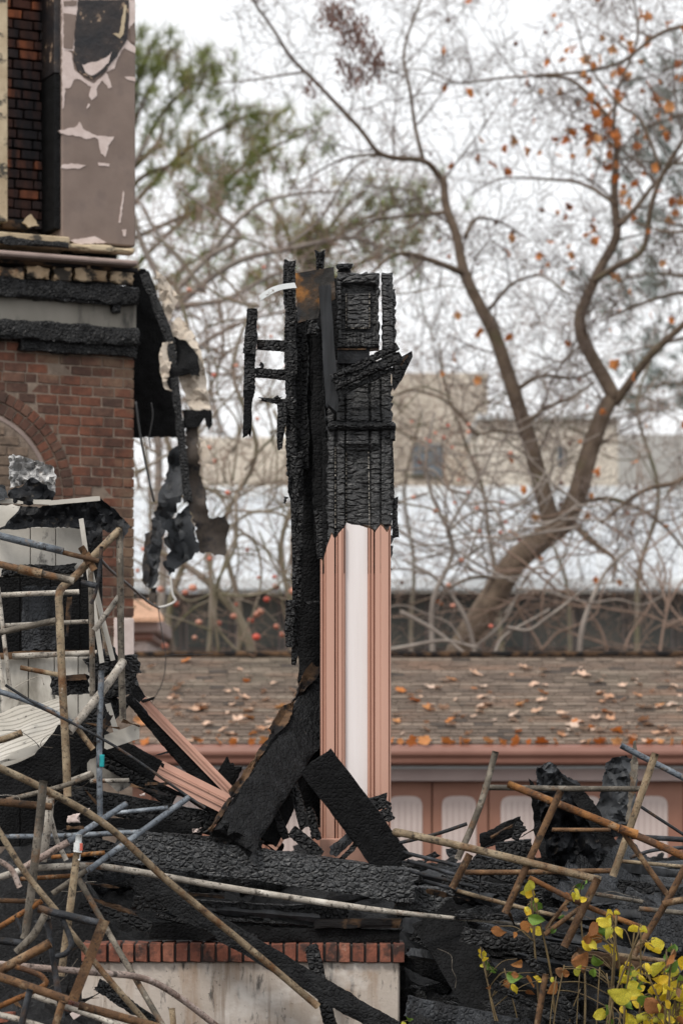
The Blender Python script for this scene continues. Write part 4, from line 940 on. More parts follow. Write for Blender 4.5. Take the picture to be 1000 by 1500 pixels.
# ================================================================== left: collapsed booth, panels, pipe frames
def panel(label, x0, x1, y0, y1, Y, th, mat, seams=(), name='wall_board', cat='board'):
    r_ = empty(name, P((x0+x1)/2, y1, Y)); tag(r_, label, cat)
    e = [x0]+list(seams)+[x1]
    for a, b in zip(e, e[1:]):
        p, q = P(a, y0, Y), P(b, y1, Y); V, Fc = bevbox(p.x+.002, q.x-.002, Y+rng.uniform(-.002, .002), Y+th, q.z, p.z, .003); wobj('plank', V, Fc, K[mat], r_)
    return r_
panel('upper soot stained white boarding behind the pipe frame', -60, 122, 772, 845, 14.75, .03, 'white_panel', (-10, 45, 82), 'white_boarding')
panel('lower soot stained white boarding behind the pipe frame', -60, 138, 962, 1060, 14.7, .03, 'white_panel', (0, 42, 80, 115), 'white_boarding')
panel('blackened back wall of the collapsed booth', -80, 150, 745, 1240, 15.1, .05, 'char_dull', (-20, 30, 75, 118), 'booth_wall')
T('grey alligator charred board inside the collapsed booth', (59, 856), (59, 955), 54, .04, 14.85, 'char_grey', res=.009, cell=(.03, .03), amp=.006, name='charred_board', cat='board')
T('charred shelf edge with ash above the grey board', (0, 838), (115, 832), 16, .10, 14.7, 'char', res=.011, amp=.011, name='charred_shelf', cat='shelf')
T('tan leaning batten inside the collapsed booth', (103, 872), (98, 935), 9, .02, 14.7, 'char_brown', res=.014, name='leaning_batten', cat='batten')
T('scorched brown rail under the grey charred board', (-10, 962), (140, 955), 12, .04, 14.66, 'char_brown', res=.014, name='scorched_rail', cat='rail')
# folded black roof sheet with a pale edge
bs = empty('folded_roof_sheet', P(100, 790, 14.5)); tag(bs, 'folded black roof sheet above the pipe frame', 'sheet metal')
sheet('black_fold', [(-30,735),(60,742),(120,733),(145,728),(168,745),(190,770),(182,790),(150,775),(132,800),(118,772),(60,772),(-30,778)], 14.55, .006, 'sheetdark', bs, wr=.07, wf=7, dens=.02)
timber(None, (-30, 733), (75, 736), 7, .02, 14.45, 'corr', bs, 'pale_edge', res=.02, amp=.001, jag=(0, 0), erode=0)
timber(None, (72, 737), (148, 730), 7, .02, 14.45, 'corr', bs, 'pale_edge', res=.02, amp=.001, jag=(0, .02), erode=0)
sheet('white_flap', [(-5,740),(18,738),(30,742),(8,770),(-5,776)], 14.40, .005, 'corr', bs, wr=.02)
sheet('crumpled_foil', [(14,666),(45,671),(76,681),(83,697),(80,722),(62,712),(48,700),(28,711),(13,714)], 14.5, .012, 'foil', None, wr=.06, wf=14, dens=.014, label='crumpled grey foil sheet on top of the black roof', cat='foil', smooth=False)
sheet('dark_scrap', [(46,699),(56,703),(82,722),(76,736),(40,740),(14,736),(12,718),(30,712)], 14.45, .006, 'sheetdark', None, wr=.05, wf=12, dens=.02, label='dark folded scrap below the crumpled foil', cat='scrap')
sheet('dark_scrap', [(-10,705),(8,712),(14,730),(-10,736)], 14.42, .006, 'sheetgrey', None, wr=.04, wf=12, dens=.02, label='blue grey scrap at the left edge beside foil', cat='scrap')
# corrugated sheet lying tilted
def corrug():
    V = []; Fc = []; A, B, Cc, D = P(-30, 1050, 14.7), P(88, 1020, 14.75), P(92, 1078, 13.9), P(-30, 1128, 13.85)
    nu, nv = 16, 228
    for j in range(nv+1):
        for i in range(nu+1):
            u, v = i/nu, j/nv; p = (A.lerp(B, u)).lerp(D.lerp(Cc, u), v)
            p = p+Vector((0, 0, (-.032 if (v*12) % 1 < .24 else 0)+.02*noise.noise(Vector((u*3, v*3, 4))))); V.append(p)
    N = len(V); V += [p-Vector((0, 0, .004)) for p in V]
    for j in range(nv):
        for i in range(nu): a = j*(nu+1)+i; b = a+nu+1; Fc += [(a, b, b+1, a+1), (a+N, a+1+N, b+1+N, b+N)]
    o = wobj('corrugated_sheet', V, Fc, K['corr'], None, False); tag(o, 'pale dusty ribbed sheet tilted at the left edge', 'sheet metal')
corrug()
T('pale folded lip under the ribbed sheet', (-20, 1122), (60, 1094), 13, .02, 13.8, 'corr', res=.02, amp=.001, name='sheet_lip', cat='trim')
sheet('black_plate', [(85,1062),(116,1052),(139,1094),(104,1136),(60,1155),(-10,1170),(-10,1135),(50,1108)], 13.75, .01, 'char_dull', None, wr=.03, dens=.05, label='large matt black plate beneath the ribbed sheet', cat='plate')
T('charred log end with tan top inside pipe frame', (74, 1005), (134, 1003), 28, .10, 14.0, 'char', res=.009, amp=.010, cell=(.035, .04), name='charred_log', cat='log')
T('tan scorched board on the charred log', (92, 994), (132, 991), 9, .06, 13.94, 'char_brown', res=.013, name='scorched_board', cat='board')
T('charred lumps heaped at the back post of frame', (128, 985), (175, 960), 34, .10, 14.1, 'char', res=.009, amp=.014, cell=(.04, .04), name='charred_lump', cat='lump')
T('angular charred block right of the frame post', (170, 975), (208, 972), 28, .09, 14.15, 'char', res=.010, amp=.005, cell=(.06, .06), name='charred_block', cat='block')
T('charred timber under the angular charred block', (150, 1010), (205, 1000), 30, .08, 14.3, 'char', res=.011, name='charred_timber', cat='timber')
T('black timber sloping behind the blue pipe', (122, 1080), (178, 1020), 36, .06, 14.35, 'char', res=.012, name='charred_timber', cat='timber')
T('black beam sloping behind the beige bracket', (150, 1100), (262, 1168), 40, .06, 14.1, 'char', res=.011, cell=(.04, .05), name='charred_beam', cat='beam')
T('brown splintered plank leaning on the blue pipe', (164, 1042), (136, 1093), 9, .03, 13.7, 'char_brown', res=.012, name='splintered_plank', cat='plank')
T('thick charred timber low behind the pipe tangle', (100, 1165), (320, 1208), 34, .08, 14.0, 'char', res=.011, cell=(.05, .04), name='charred_timber', cat='timber')
T('black board edge behind the crossing blue pipes', (110, 1205), (300, 1215), 22, .06, 13.9, 'char_dull', res=.013, name='charred_board', cat='board')
T('charred plank fallen behind the white rusty post', (60, 1225), (235, 1262), 30, .05, 13.75, 'char', res=.011, name='charred_plank', cat='plank')
T('broken plank with pale tan edge in the tangle', (133, 1316), (207, 1341), 11, .02, 12.95, 'char_brown', res=.010, name='broken_plank', cat='plank', jag=(.02, .05))
T('charred plank under the broken tan plank', (120, 1322), (228, 1362), 20, .04, 13.1, 'char', res=.010, name='charred_plank', cat='plank')
T('small charred timber resting against wall beside the tangle', (140, 1440), (232, 1500), 20, .05, 13.3, 'char', res=.010, amp=.010, name='charred_timber', cat='timber')
for i, (x, y, s_, lab) in enumerate([(288, 1217, 10, 'pale plaster scrap under the pink mouldings'), (182, 1250, 9, 'pale rounded stone beside the crossing pipes'), (108, 1200, 12, 'pale plaster lump behind the yellow pipe'), (130, 1187, 7, 'little white lump beside the blue pipe'), (210, 1165, 7, 'white crumb below the beige bracket')]):
    V, Fc = beam_geo(P(x-s_, y, 13.75), P(x+s_, y-2, 13.75), S(s_*1.1), .03, res=.01, amp=.008, seed=i); tag(wobj('plaster_lump', V, [f[::-1] for f in Fc], K['bare'], None, True), lab, 'rubble')
sheet('white_scrap', [(128,1118),(150,1100),(190,1112),(192,1150),(172,1160),(150,1140),(130,1142)], 14.2, .006, 'white_panel', None, wr=.03, label='scuffed white scrap board behind the blue pipe', cat='board')
# beige bracket
o = sheet('beige_bracket', [(153,1077),(200,1060),(205,1062),(204,1082),(157,1098),(153,1096)], 13.8, .02, 'corr', None, wr=.003, jag=.001, label='beige folded metal bracket right of the blue pipe', cat='bracket')
# scaffold-like pipe frame
sf = empty('pipe_frame', P(98, 1168, 13.4)); tag(sf, 'rust speckled pale tube frame standing at the left', 'frame')
def fp(name, pts, wd, mat, Y, h=(True, True)): return steel_pipe(None, pts, wd, mat, Y, sf, name, h)
fp('back_post', [(174, 772), (180, 1056)], 11, 'p_grey', 13.75)
fp('top_rail', [(174, 776), (140, 812), (110, 846), (92, 862), (87, 876), (89, 920), (98, 1166)], 12.5, 'p_tan', (13.75, 13.4))
fp('inner_post', [(131, 818), (136, 1020)], 9, 'p_grey', 13.8)
fp('brace', [(181, 968), (150, 1012), (102, 1072)], 13.5, 'p_white', (13.7, 13.45))
fp('short_brace', [(174, 873), (138, 923)], 9, 'p_white', 13.75)
fp('clamp', [(126, 812), (134, 826)], 15, 'p_rust', 13.62)
fp('clamp', [(118, 855), (141, 860)], 10, 'p_dark', 13.6)
fp('bent_rod', [(150, 800), (146, 840), (140, 870), (134, 884)], 6, 'p_dark', 13.6)
fp('stay', [(110, 1062), (137, 1098)], 9, 'p_tan', 13.5)
# rack of pale bars
rk = empty('shelf_rack', P(70, 1020, 14.1)); tag(rk, 'leaning rack of pale horizontal bars behind the frame', 'rack')
for nme, pts, wd, mat, Y in [('bar', [(-20, 872), (116, 866)], 8, 'p_white', 14.1), ('bar', [(8, 915), (130, 910)], 7, 'p_white', 14.15), ('bar', [(18, 959), (142, 955)], 9, 'p_white', 14.1),
                             ('stile', [(-2, 860), (8, 940), (18, 1024)], 7, 'p_white', 14.05), ('stile', [(-8, 930), (6, 1010)], 7, 'p_white', 14.0)]:
    steel_pipe(None, pts, wd, mat, Y, rk, nme)
for lab, a, b, wd, Y, m in [('white flat bar leaning inside the pipe frame', (119, 759), (150, 972), 7, 13.9, 'white_panel'), ('second white flat bar leaning right of the first', (133, 835), (166, 968), 7, 13.95, 'white_panel'),
                            ('grey flat bar leaning between the white bars', (138, 850), (160, 960), 9, 14.0, 'p_grey'), ('lower white flat bar standing behind blue pipe', (158, 1030), (188, 1130), 8, 14.15, 'white_panel')]:
    T(lab, a, b, wd, .01, Y, m, name='flat_bar', cat='bar', res=.02, amp=.0005, jag=(.005, .005), erode=0)
def SP(label, pts, wd, mat, Y=13.0, **kw): return steel_pipe(label, pts, wd, mat, Y, **kw)
SP('blue grey pipe entering high at the left edge', [(-40, 775), (93, 808)], 12, 'p_blue', 13.6)
SP('thin brown pipe sleeved into high blue grey pipe', [(91, 807), (147, 821)], 8, 'p_rust', 13.6)
SP('grey pipe with rusty clamp below the high pipe', [(-40, 818), (30, 834), (108, 852)], 11.5, 'p_grey', 13.5)
SP('rusty coupling sleeve on the clamped grey pipe', [(28, 833), (62, 841)], 15, 'p_tan', 13.49, name='coupling', cat='coupling')
SP('brown grey pipe meeting the front frame post', [(-40, 935), (0, 926), (82, 909)], 10, 'p_grey', 13.5)
SP('short tan pipe stub beside the front frame post', [(30, 977), (86, 988)], 8, 'p_tan', 13.6)
SP('long thin black conduit slanting across lower left', [(9, 1003), (60, 1034), (165, 1091), (255, 1152), (300, 1182)], 4.5, 'p_dark', 13.3)
SP('grey pipe low at left edge above ribbed sheet', [(-40, 1002), (30, 1023), (80, 1044), (120, 1068)], 9, 'p_blue', 13.6)
SP('stubby tan pipe end at the left edge', [(-40, 1092), (0, 1086), (32, 1075)], 11, 'p_tan', 13.5)
bp = empty('blue_pipe', P(146, 1200, 13.55)); tag(bp, 'upright blue grey pipe with turquoise tape mark', 'pipe')
steel_pipe(None, [(149, 982), (146, 1100), (147, 1200)], 9.5, 'p_blue', 13.55, bp, 'tube'); steel_pipe(None, [(147.6, 1104), (147.2, 1122)], 10.2, 'teal', 13.55, bp, 'tape', (False, False))
SP('thin pale pipe behind the pale plaster lump', [(95, 1148), (135, 1133)], 7, 'p_white', 13.7)
SP('horizontal white pipe stub near the blue pipe', [(133, 1144), (190, 1143)], 7, 'p_white', 13.75)
SP('thin grey pipe rising to the front frame post', [(10, 1172), (90, 1152), (138, 1135)], 8, 'p_grey', 13.3)
# ---- foreground tangle, lower left
SP('long yellowish brown pipe sweeping down from the left edge', [(-40, 1108), (0, 1125), (66, 1156), (157, 1208), (245, 1288), (350, 1376), (464, 1474)], 12, 'p_tan', (12.5, 13.2))
SP('very long pale pipe running right to flattened end', [(-40, 1296), (0, 1285), (42, 1273), (115, 1268), (175, 1273), (350, 1305), (560, 1334), (770, 1355)], 11, 'p_white', (12.7, 13.35), r1=.35)
SP('upper blue grey pipe crossing the long yellowish pipe', [(277, 1170), (175, 1241), (120, 1280)], 9.5, 'p_blue', (13.3, 12.8))
SP('grey tan pipe continuing below upper blue pipe', [(128, 1274), (78, 1309)], 9, 'p_grey', 12.8)
SP('orange rust pipe end at the left edge middle', [(60, 1320), (0, 1358), (-40, 1384)], 9, 'p_orange', 12.6)
SP('second blue grey pipe pointing up right', [(185, 1179), (100, 1235)], 9.5, 'p_blue', (13.2, 12.9))
SP('pinkish pipe continuing the second blue pipe downward', [(101, 1234), (38, 1270)], 11, 'p_pinkw', 12.85)
SP('tan pipe slanting from left edge into the tangle', [(-20, 1190), (0, 1219), (38, 1278), (84, 1334)], 10, 'p_tan', 12.4)
SP('open topped grey brown upright pipe in tangle', [(63, 1142), (56, 1220), (46, 1309), (36, 1375)], 13.5, 'p_grey', 12.6)
SP('pale rusty upright pipe beside the open topped one', [(74, 1166), (70, 1212), (63, 1262)], 13, 'p_white', 12.9)
SP('thin pale pipe beside the rusty upright', [(73, 1190), (84, 1232), (98, 1262)], 8, 'p_white', 12.95)
SP('rusty horizontal pipe at left edge below the long pipe', [(-40, 1173), (78, 1182)], 12, 'p_rust', 12.75)
SP('bluish horizontal pipe through the upright pipes', [(5, 1226), (100, 1224), (212, 1219)], 8.5, 'p_blue', 13.4)
SP('dark bluish pipe between the two blue pipes', [(157, 1193), (246, 1184)], 7, 'p_blue', 13.45)
SP('orange rust rod above the long pale pipe', [(76, 1256), (155, 1250)], 7, 'p_orange', 13.1)
SP('orange rust rod below the long pale pipe bend', [(30, 1289), (106, 1284)], 7, 'p_orange', 13.0)
up = empty('capped_pipe', P(90, 1430, 12.7)); tag(up, 'pale brown upright pipe with white and red collar', 'pipe')
steel_pipe(None, [(114, 1248), (100, 1351), (89, 1430)], 12, 'p_tan', 12.7, up, 'tube'); steel_pipe(None, [(115, 1235), (113.6, 1249)], 14, 'strip', 12.7, up, 'collar'); steel_pipe(None, [(118, 1237), (118, 1248)], 5, 'redcap', 12.6, up, 'red_mark', (False, False))
SP('speckled pale pipe leaning from tangle to bottom edge', [(114, 1286), (164, 1375), (196, 1428), (246, 1512)], 9.5, 'p_grey', (12.9, 12.5))
SP('dark steel pipe lying across the tangle centre', [(56, 1331), (150, 1353)], 13, 'p_dark', 12.3)
T('brown flat bar standing in the tangle centre', (154, 1347), (107, 1466), 15, .012, (12.2, 12.2), 'p_rust', name='flat_bar', cat='bar', res=.02, amp=.0008, erode=0, jag=(.003, .003))
SP('open ended rust pipe pointing right at left edge', [(-40, 1440), (0, 1421), (74, 1381)], 15, 'p_rust', 12.2)
SP('pinkish white pipe curving down along the porch wall', [(-40, 1405), (0, 1411), (140, 1424), (210, 1433), (262, 1460), (330, 1512)], 11, 'p_pinkw', (12.2, 12.9))
SP('brown pipe below the pinkish white pipe', [(-40, 1418), (0, 1431), (101, 1466)], 14, 'p_rust', 12.0)
SP('orange hook shaped bent pipe at lower left', [(22, 1415), (50, 1424), (63, 1432), (61, 1444), (0, 1472), (-40, 1488)], 9, 'p_orange', 12.15)
SP('brown pipe running out of the bottom edge', [(115, 1474), (235, 1506)], 14, 'p_rust', 12.1)
SP('tan pole leaning from tangle centre to bottom edge', [(94, 1356), (150, 1425), (228, 1512)], 10, 'p_tan', 12.4)
SP('dark blue pipe sinking through the tangle', [(70, 1345), (80, 1410), (92, 1490)], 10, 'p_dark', 12.35)
SP('dark bent pipe elbow beside the brown flat bar', [(91, 1347), (104, 1380), (98, 1396), (82, 1402)], 9, 'p_dark', 12.3)
SP('brown grey pipe slanting down left of dark elbow', [(67, 1339), (50, 1368), (24, 1394)], 12, 'p_grey', 12.25)
SP('brownish rod at left edge by the orange pipe', [(-40, 1317), (56, 1319)], 8, 'p_rust', 12.7)
SP('dark pipe at left edge under the rust pipe', [(-40, 1372), (42, 1381)], 12, 'p_dark', 12.6)
SP('dark short pipe dropping left of the tangle centre', [(22, 1340), (36, 1374)], 9, 'p_dark', 12.6)
SP('yellowish stub at bottom edge before the porch wall', [(251, 1476), (254, 1512)], 10, 'p_tan', 12.3)
SP('pale pipe at the lowest left corner', [(-40, 1478), (20, 1490), (95, 1512)], 10, 'p_white', 12.0)
SP('brown pipe stump at the lowest left corner', [(92, 1466), (78, 1512)], 12, 'p_rust', 11.9)
SP('dark rod at the lowest left corner', [(44, 1450), (28, 1512)], 11, 'p_dark', 11.9)
SP('tan pipe at left edge crossing the brown pipes', [(-30, 1248), (14, 1270), (30, 1300)], 9, 'p_pinkw', 12.3)
SP('grey pipe hidden low behind the bottom rust pipes', [(40, 1455), (150, 1492), (190, 1512)], 9, 'p_white', 12.4)

# ================================================================== right: debris with rusty pipes
SP('tan pipe sloping down right of the porch post', [(584, 1221), (607, 1224), (880, 1289)], 12.5, 'p_tan', (13.3, 13.1))
SP('broken grey brown upright pipe nearest the post', [(724, 1101), (708, 1160), (692, 1205), (669, 1258)], 10.5, 'p_grey', 13.6)
SP('brown pipe stub below the broken upright', [(686, 1250), (660, 1299)], 12, 'p_rust', 13.3)
SP('level grey pipe joining the two tall uprights', [(707, 1155), (938, 1155)], 9, 'p_grey', 13.7)
SP('rusty orange pipe slanting across to the right edge', [(744, 1147), (912, 1217), (1040, 1272)], 12, 'p_orange', (13.3, 13.0))
SP('rust brown pipe leaning below the orange pipe', [(821, 1158), (780, 1248), (739, 1336)], 11.5, 'p_rust', 13.15)
SP('tall tan rust pipe leaning at the far right', [(960, 1104), (930, 1190), (897, 1284)], 12, 'p_tan', 13.35)
SP('thin level rod under the orange pipe', [(808, 1215), (893, 1215)], 6.5, 'p_rust', 13.5)
SP('level brown rod over the charred planks', [(680, 1277), (896, 1277)], 8.5, 'p_rust', 13.5)
SP('thin level rod reaching the right edge', [(910, 1262), (1040, 1272)], 6, 'p_tan', 13.5)
SP('brown pipe descending from the rusty clamp', [(912, 1217), (983, 1320)], 9, 'p_rust', 12.95)
SP('rusty clamp where the right pipes cross', [(906, 1213), (932, 1222)], 14, 'p_orange', 12.92, name='clamp', cat='clamp')
SP('brown pipe leaning down from right edge to plants', [(1010, 1255), (975, 1320), (928, 1400)], 11, 'p_rust', 12.95)
SP('brown elbow pipe at the right edge', [(1030, 1312), (990, 1319), (970, 1324)], 11, 'p_rust', 12.9)
SP('blue grey pipe entering high at the right edge', [(908, 1092), (1040, 1158)], 9.5, 'p_blue', 13.9)
SP('dark level pipe at the right edge', [(922, 1226), (1040, 1233)], 8.5, 'p_dark', 13.3)
SP('thin dark rod slanting at the right edge', [(935, 1179), (1010, 1229)], 5, 'p_dark', 13.6)
SP('second dark rod sloping behind the far right pipe', [(922, 1257), (960, 1245), (1020, 1240)], 6, 'p_dark', 13.6)
SP('orange tan pipe sloping above the yellow plants', [(775, 1286), (860, 1328), (948, 1362)], 8.5, 'p_orange', 13.0)
SP('tan rod low behind the plant leaves', [(667, 1306), (760, 1330), (850, 1350)], 7, 'p_tan', 13.4)
SP('dark rod left of the broken upright', [(584, 1234), (640, 1221), (684, 1207)], 6, 'p_dark', 13.5)
SP('thick brown pipe leaning among the plants', [(875, 1288), (824, 1388)], 13, 'p_rust', 12.95)
SP('short brown rod crossing the thick brown pipe', [(850, 1330), (797, 1370)], 8, 'p_rust', 13.0)
SP('thin brown rod beside the short brown rod', [(838, 1312), (800, 1362)], 7, 'p_rust', 13.1)
SP('ribbed brown rod standing at the bottom edge', [(799, 1427), (784, 1512)], 10, 'p_rust', 12.6)
SP('grey pipe low at the right edge', [(935, 1330), (1040, 1342)], 8, 'p_grey', 13.3)
SP('pale grey pipe behind the plant stems', [(870, 1310), (940, 1322)], 7, 'p_grey', 13.5)
SP('tan pipe partly buried behind plants', [(900, 1400), (990, 1410)], 9, 'p_tan', 13.1)
for i, (lab, a, b) in enumerate([('thin black rod fanning out beside the post, uppermost', (590, 1250), (668, 1268)), ('thin black rod fanning out beside the post, second', (594, 1262), (690, 1290)), ('thin black rod fanning out beside the post, third', (600, 1276), (700, 1300)), ('thin black rod fanning out beside the post, lowest', (620, 1290), (720, 1318))]):
    SP(lab, [a, b], 6, 'p_dark', 13.45)
# crumpled black cloth-like sheet and rounded grey drum
bk = empty('crumpled_sheet', P(840, 1270, 14.1)); tag(bk, 'crumpled glossy black sheet rising behind the right pipes', 'sheet')
sheet('black_fold', [(786,1126),(807,1116),(824,1133),(849,1147),(872,1180),(905,1237),(860,1272),(818,1272),(798,1255),(786,1190)], 14.1, .01, 'sheetdark', bk, wr=.13, wf=6, dens=.013)
sheet('black_fold', [(773,1140),(780,1146),(790,1180),(800,1255),(836,1290),(800,1290),(785,1230)], 14.0, .01, 'char_dull', bk, wr=.05, dens=.03)
sheet('black_fold', [(818,1135),(845,1150),(870,1178),(905,1237),(880,1240),(850,1190)], 13.95, .01, 'char_dull', bk, wr=.04, dens=.03)
sheet('glossy_top', [(786,1128),(806,1116),(822,1132),(826,1150),(806,1158),(787,1152)], 13.98, .008, 'sheetgrey', bk, wr=.07, wf=14, dens=.011)
dr = empty('curved_sheet', P(905, 1225, 14.3)); tag(dr, 'dented grey curved metal sheet with rounded top', 'sheet metal')
sheet('curved_skin', [(884,1118),(892,1110),(912,1106),(926,1114),(934,1136),(928,1180),(916,1225),(872,1225),(872,1190),(879,1150)], 14.45, .006, 'sheetgrey', dr, wr=.045, wf=10, dens=.014, bend=lambda u, v: -.16*math.sin(u*math.pi))
sheet('fin', [(927,1086),(931,1084),(933,1130),(922,1200),(916,1205),(920,1160)], 14.2, .01, 'p_grey', dr, wr=.01)
# charred planks of the right pile
for lab, a, b, wd, th, Y, m, nm in [
 ('grey ashed plank leaning behind the right pipes', (868, 1240), (828, 1330), 56, .04, (14.3, 13.9), 'char_grey', 'ashed_plank'),
 ('wide grey ashed board under the tan rust pipe', (930, 1240), (870, 1330), 60, .04, (14.4, 13.9), 'char_grey', 'ashed_board'),
 ('broad alligator charred slab at the right edge', (905, 1320), (1010, 1378), 52, .05, (13.7, 13.5), 'char_grey', 'charred_slab'),
 ('charred square block behind the sloping tan pipe', (726, 1256), (782, 1250), 44, .08, 14.2, 'char', 'charred_block'),
 ('charred slab lying behind the level brown rod', (690, 1262), (820, 1300), 28, .06, 14.0, 'char', 'charred_slab'),
 ('charred plank under the level brown rod', (640, 1290), (800, 1312), 18, .05, 13.8, 'char', 'charred_plank'),
 ('long charred plank with pale edge below long pipe', (672, 1368), (855, 1398), 24, .07, 13.15, 'char', 'charred_plank'),
 ('brown scorched board end among the plants', (838, 1396), (972, 1424), 22, .05, 13.1, 'char_brown', 'scorched_board'),
 ('thin charred strip above the long charred plank', (662, 1342), (752, 1344), 10, .06, 13.3, 'char', 'charred_strip'),
 ('charred stick dropping through the plant stems', (770, 1398), (850, 1500), 16, .04, 13.0, 'char', 'charred_stick'),
 ('charred rail low among plant stems', (720, 1440), (850, 1512), 14, .04, 12.9, 'char', 'charred_rail'),
 ('charred plank resting by the wide black plank', (600, 1365), (690, 1415), 20, .05, 13.6, 'char', 'charred_plank'),
 ('charred beam low behind the wide black plank', (590, 1400), (680, 1440), 30, .08, 13.8, 'char_dull', 'charred_beam'),
 ('black board under the crumpled sheet', (700, 1235), (768, 1205), 26, .04, 14.3, 'char_dull', 'black_board'),
 ('broken tan stick before the arched doors', (716, 1228), (754, 1206), 7, .03, 14.0, 'char_brown', 'broken_stick'),
 ('small black frame end before the arched doors', (752, 1232), (764, 1204), 16, .03, 14.0, 'char', 'frame_end'),
 ('grey slate scrap beside the broken upright', (650, 1250), (672, 1246), 18, .02, 14.0, 'char_grey', 'slate_scrap'),
 ('grey slate scrap nearest to the post', (615, 1262), (645, 1248), 16, .02, 14.0, 'char_grey', 'slate_scrap'),
 ('charred plank half buried right of level rod', (900, 1300), (1010, 1312), 26, .05, 14.1, 'char', 'charred_plank'),
 ('charred board lying at the right edge', (950, 1380), (1020, 1400), 26, .05, 13.6, 'char', 'charred_board'),
]: T(lab, a, b, wd, th, Y, m, nm, nm.split('_')[-1], res=.011, cell=(.035, .035), amp=.006)
# charred panelled door lying on the pile
dd = empty('panelled_door', P(960, 1300, 14.2)); tag(dd, 'charred panelled door lying at the right edge of pile', 'door')
def dpt(u, v): return P(905, 1268, 14.5).lerp(P(1030, 1262, 14.6), u).lerp(P(890, 1330, 13.85).lerp(P(1030, 1345, 13.85), u), v)
def dslab(name, u0, u1, v0, v1, h0, h1, mat):
    V = [dpt(u, v)+Vector((0, -.4, .9)).normalized()*h for h in (h0, h1) for u, v in ((u0, v0), (u1, v0), (u1, v1), (u0, v1))]
    wobj(name, V, [(0, 1, 2, 3), (7, 6, 5, 4), (0, 4, 5, 1), (1, 5, 6, 2), (2, 6, 7, 3), (3, 7, 4, 0)], K[mat], dd)
dslab('slab', 0, 1, 0, 1, -.03, 0, 'char_grey')
for u0, u1, v0, v1 in [(0, .12, 0, 1), (.46, .54, 0, 1), (.9, 1, 0, 1)]: dslab('stile', u0, u1, v0, v1, .001, .016, 'char_grey')
for v0, v1 in [(0, .14), (.45, .56), (.88, 1)]: dslab('rail', .122, .458, v0, v1, .001, .014, 'char_grey'); dslab('rail', .542, .898, v0, v1, .001, .014, 'char_grey')

# countless small offcuts: individual fragments lying in the heap
fr = random.Random(5)
def heap_top(x, y): return heap_z(x, y)
frag = []
for k in range(6):
    V, Fc = beam_geo((-.5, 0, 0), (.5, 0, 0), .12 if k % 2 else .2, .09, res=.03, amp=.02, cell=(.12, .08), jag=(.1, .1), seed=k+.5, erode=2.0)
    frag.append(mesh('fragment', V, [f[::-1] for f in Fc], K[['char', 'char', 'char_dull', 'char', 'char_grey', 'char'][k]], True))
for k in range(150):
    y = fr.uniform(14.15, 17.0); px = fr.choice([fr.uniform(590, 1010), fr.uniform(590, 1010), fr.uniform(100, 600)]); y = y if px > 590 else max(y, 14.6)
    if px > 600 and fr.random() < .4: y = fr.uniform(12.9, 14.2)
    x = (px-HX)*y/F; L = fr.uniform(.18, .75)
    o = link('charred_fragment', fr.choice(frag), None, (x, y, heap_top(x, y)+.02)); o.scale = (L, fr.uniform(.3, .7), fr.uniform(.3, .7))
    o.rotation_euler = (fr.uniform(-.6, .6), fr.uniform(-.3, .3), fr.uniform(-.9, .9) if fr.random() < .7 else fr.uniform(0, 6.28))
    where = 'right of the porch post' if px > 600 else 'behind the porch wall'
    tag(o, ('grey ashed' if o.data is frag[4] else 'matt black' if o.data is frag[2] else 'charred')+' timber fragment lying in the heap '+where, 'fragment', 'charred fragments in the heap '+where)

# ================================================================== yellowing plants at the lower right
LY = [leaf_mesh('leaf', 'ovate', 'leaf_yellow', k+20) for k in range(5)]
LG = [leaf_mesh('leaf', 'ovate', 'leaf_green', k+30) for k in range(3)]
LB = [leaf_mesh('leaf', 'ovate', 'leaf_brown', k+40) for k in range(4)]
pr_ = random.Random(21)
def big_leaf(mat, seed):
    r = random.Random(seed); V = []; Fc = []; n = 9; wd = r.uniform(.26, .36); cu = r.uniform(.2, 1.3)*r.choice([1, 1, 1, -1]); fo = r.uniform(-.25, .75); tw = r.uniform(-.6, .6); wv = r.uniform(.02, .06); ph = r.uniform(0, 6)
    for i in range(n+1):
        t = i/n; hw = wd*math.sin(math.pi*min(1, t**.8*.97+.02))**.8*(1-.75*max(0, t-.55)/.45)*(1.0 if t < .97 else .1); ang = tw*t; bx, by, bz = .05*math.sin(t*5+ph), math.cos(cu*t)*t-.5, -math.sin(cu*t)*t*.5
        for k in range(-3, 4):
            f = k/3; ser = 1+(.05*r.uniform(-1, 1) if abs(k) == 3 else 0); lx = hw*f*ser; lz = fo*abs(f)**1.3*hw+wv*math.sin(t*9+ph+f*3)*abs(f)-.02*(k == 0)
            V.append((bx+lx*math.cos(ang)-lz*math.sin(ang), by, bz+lx*math.sin(ang)+lz*math.cos(ang)))
    for i in range(n):
        for k in range(6): a = i*7+k; Fc.append((a, a+1, a+8, a+7))
    return mesh('leaf', V, Fc, K[mat], True)
LY = [big_leaf('leaf_yellow', k+20) for k in range(9)]; LG = [big_leaf('leaf_green', k+30) for k in range(6)]; LB = [big_leaf('leaf_brown', k+40) for k in range(8)]
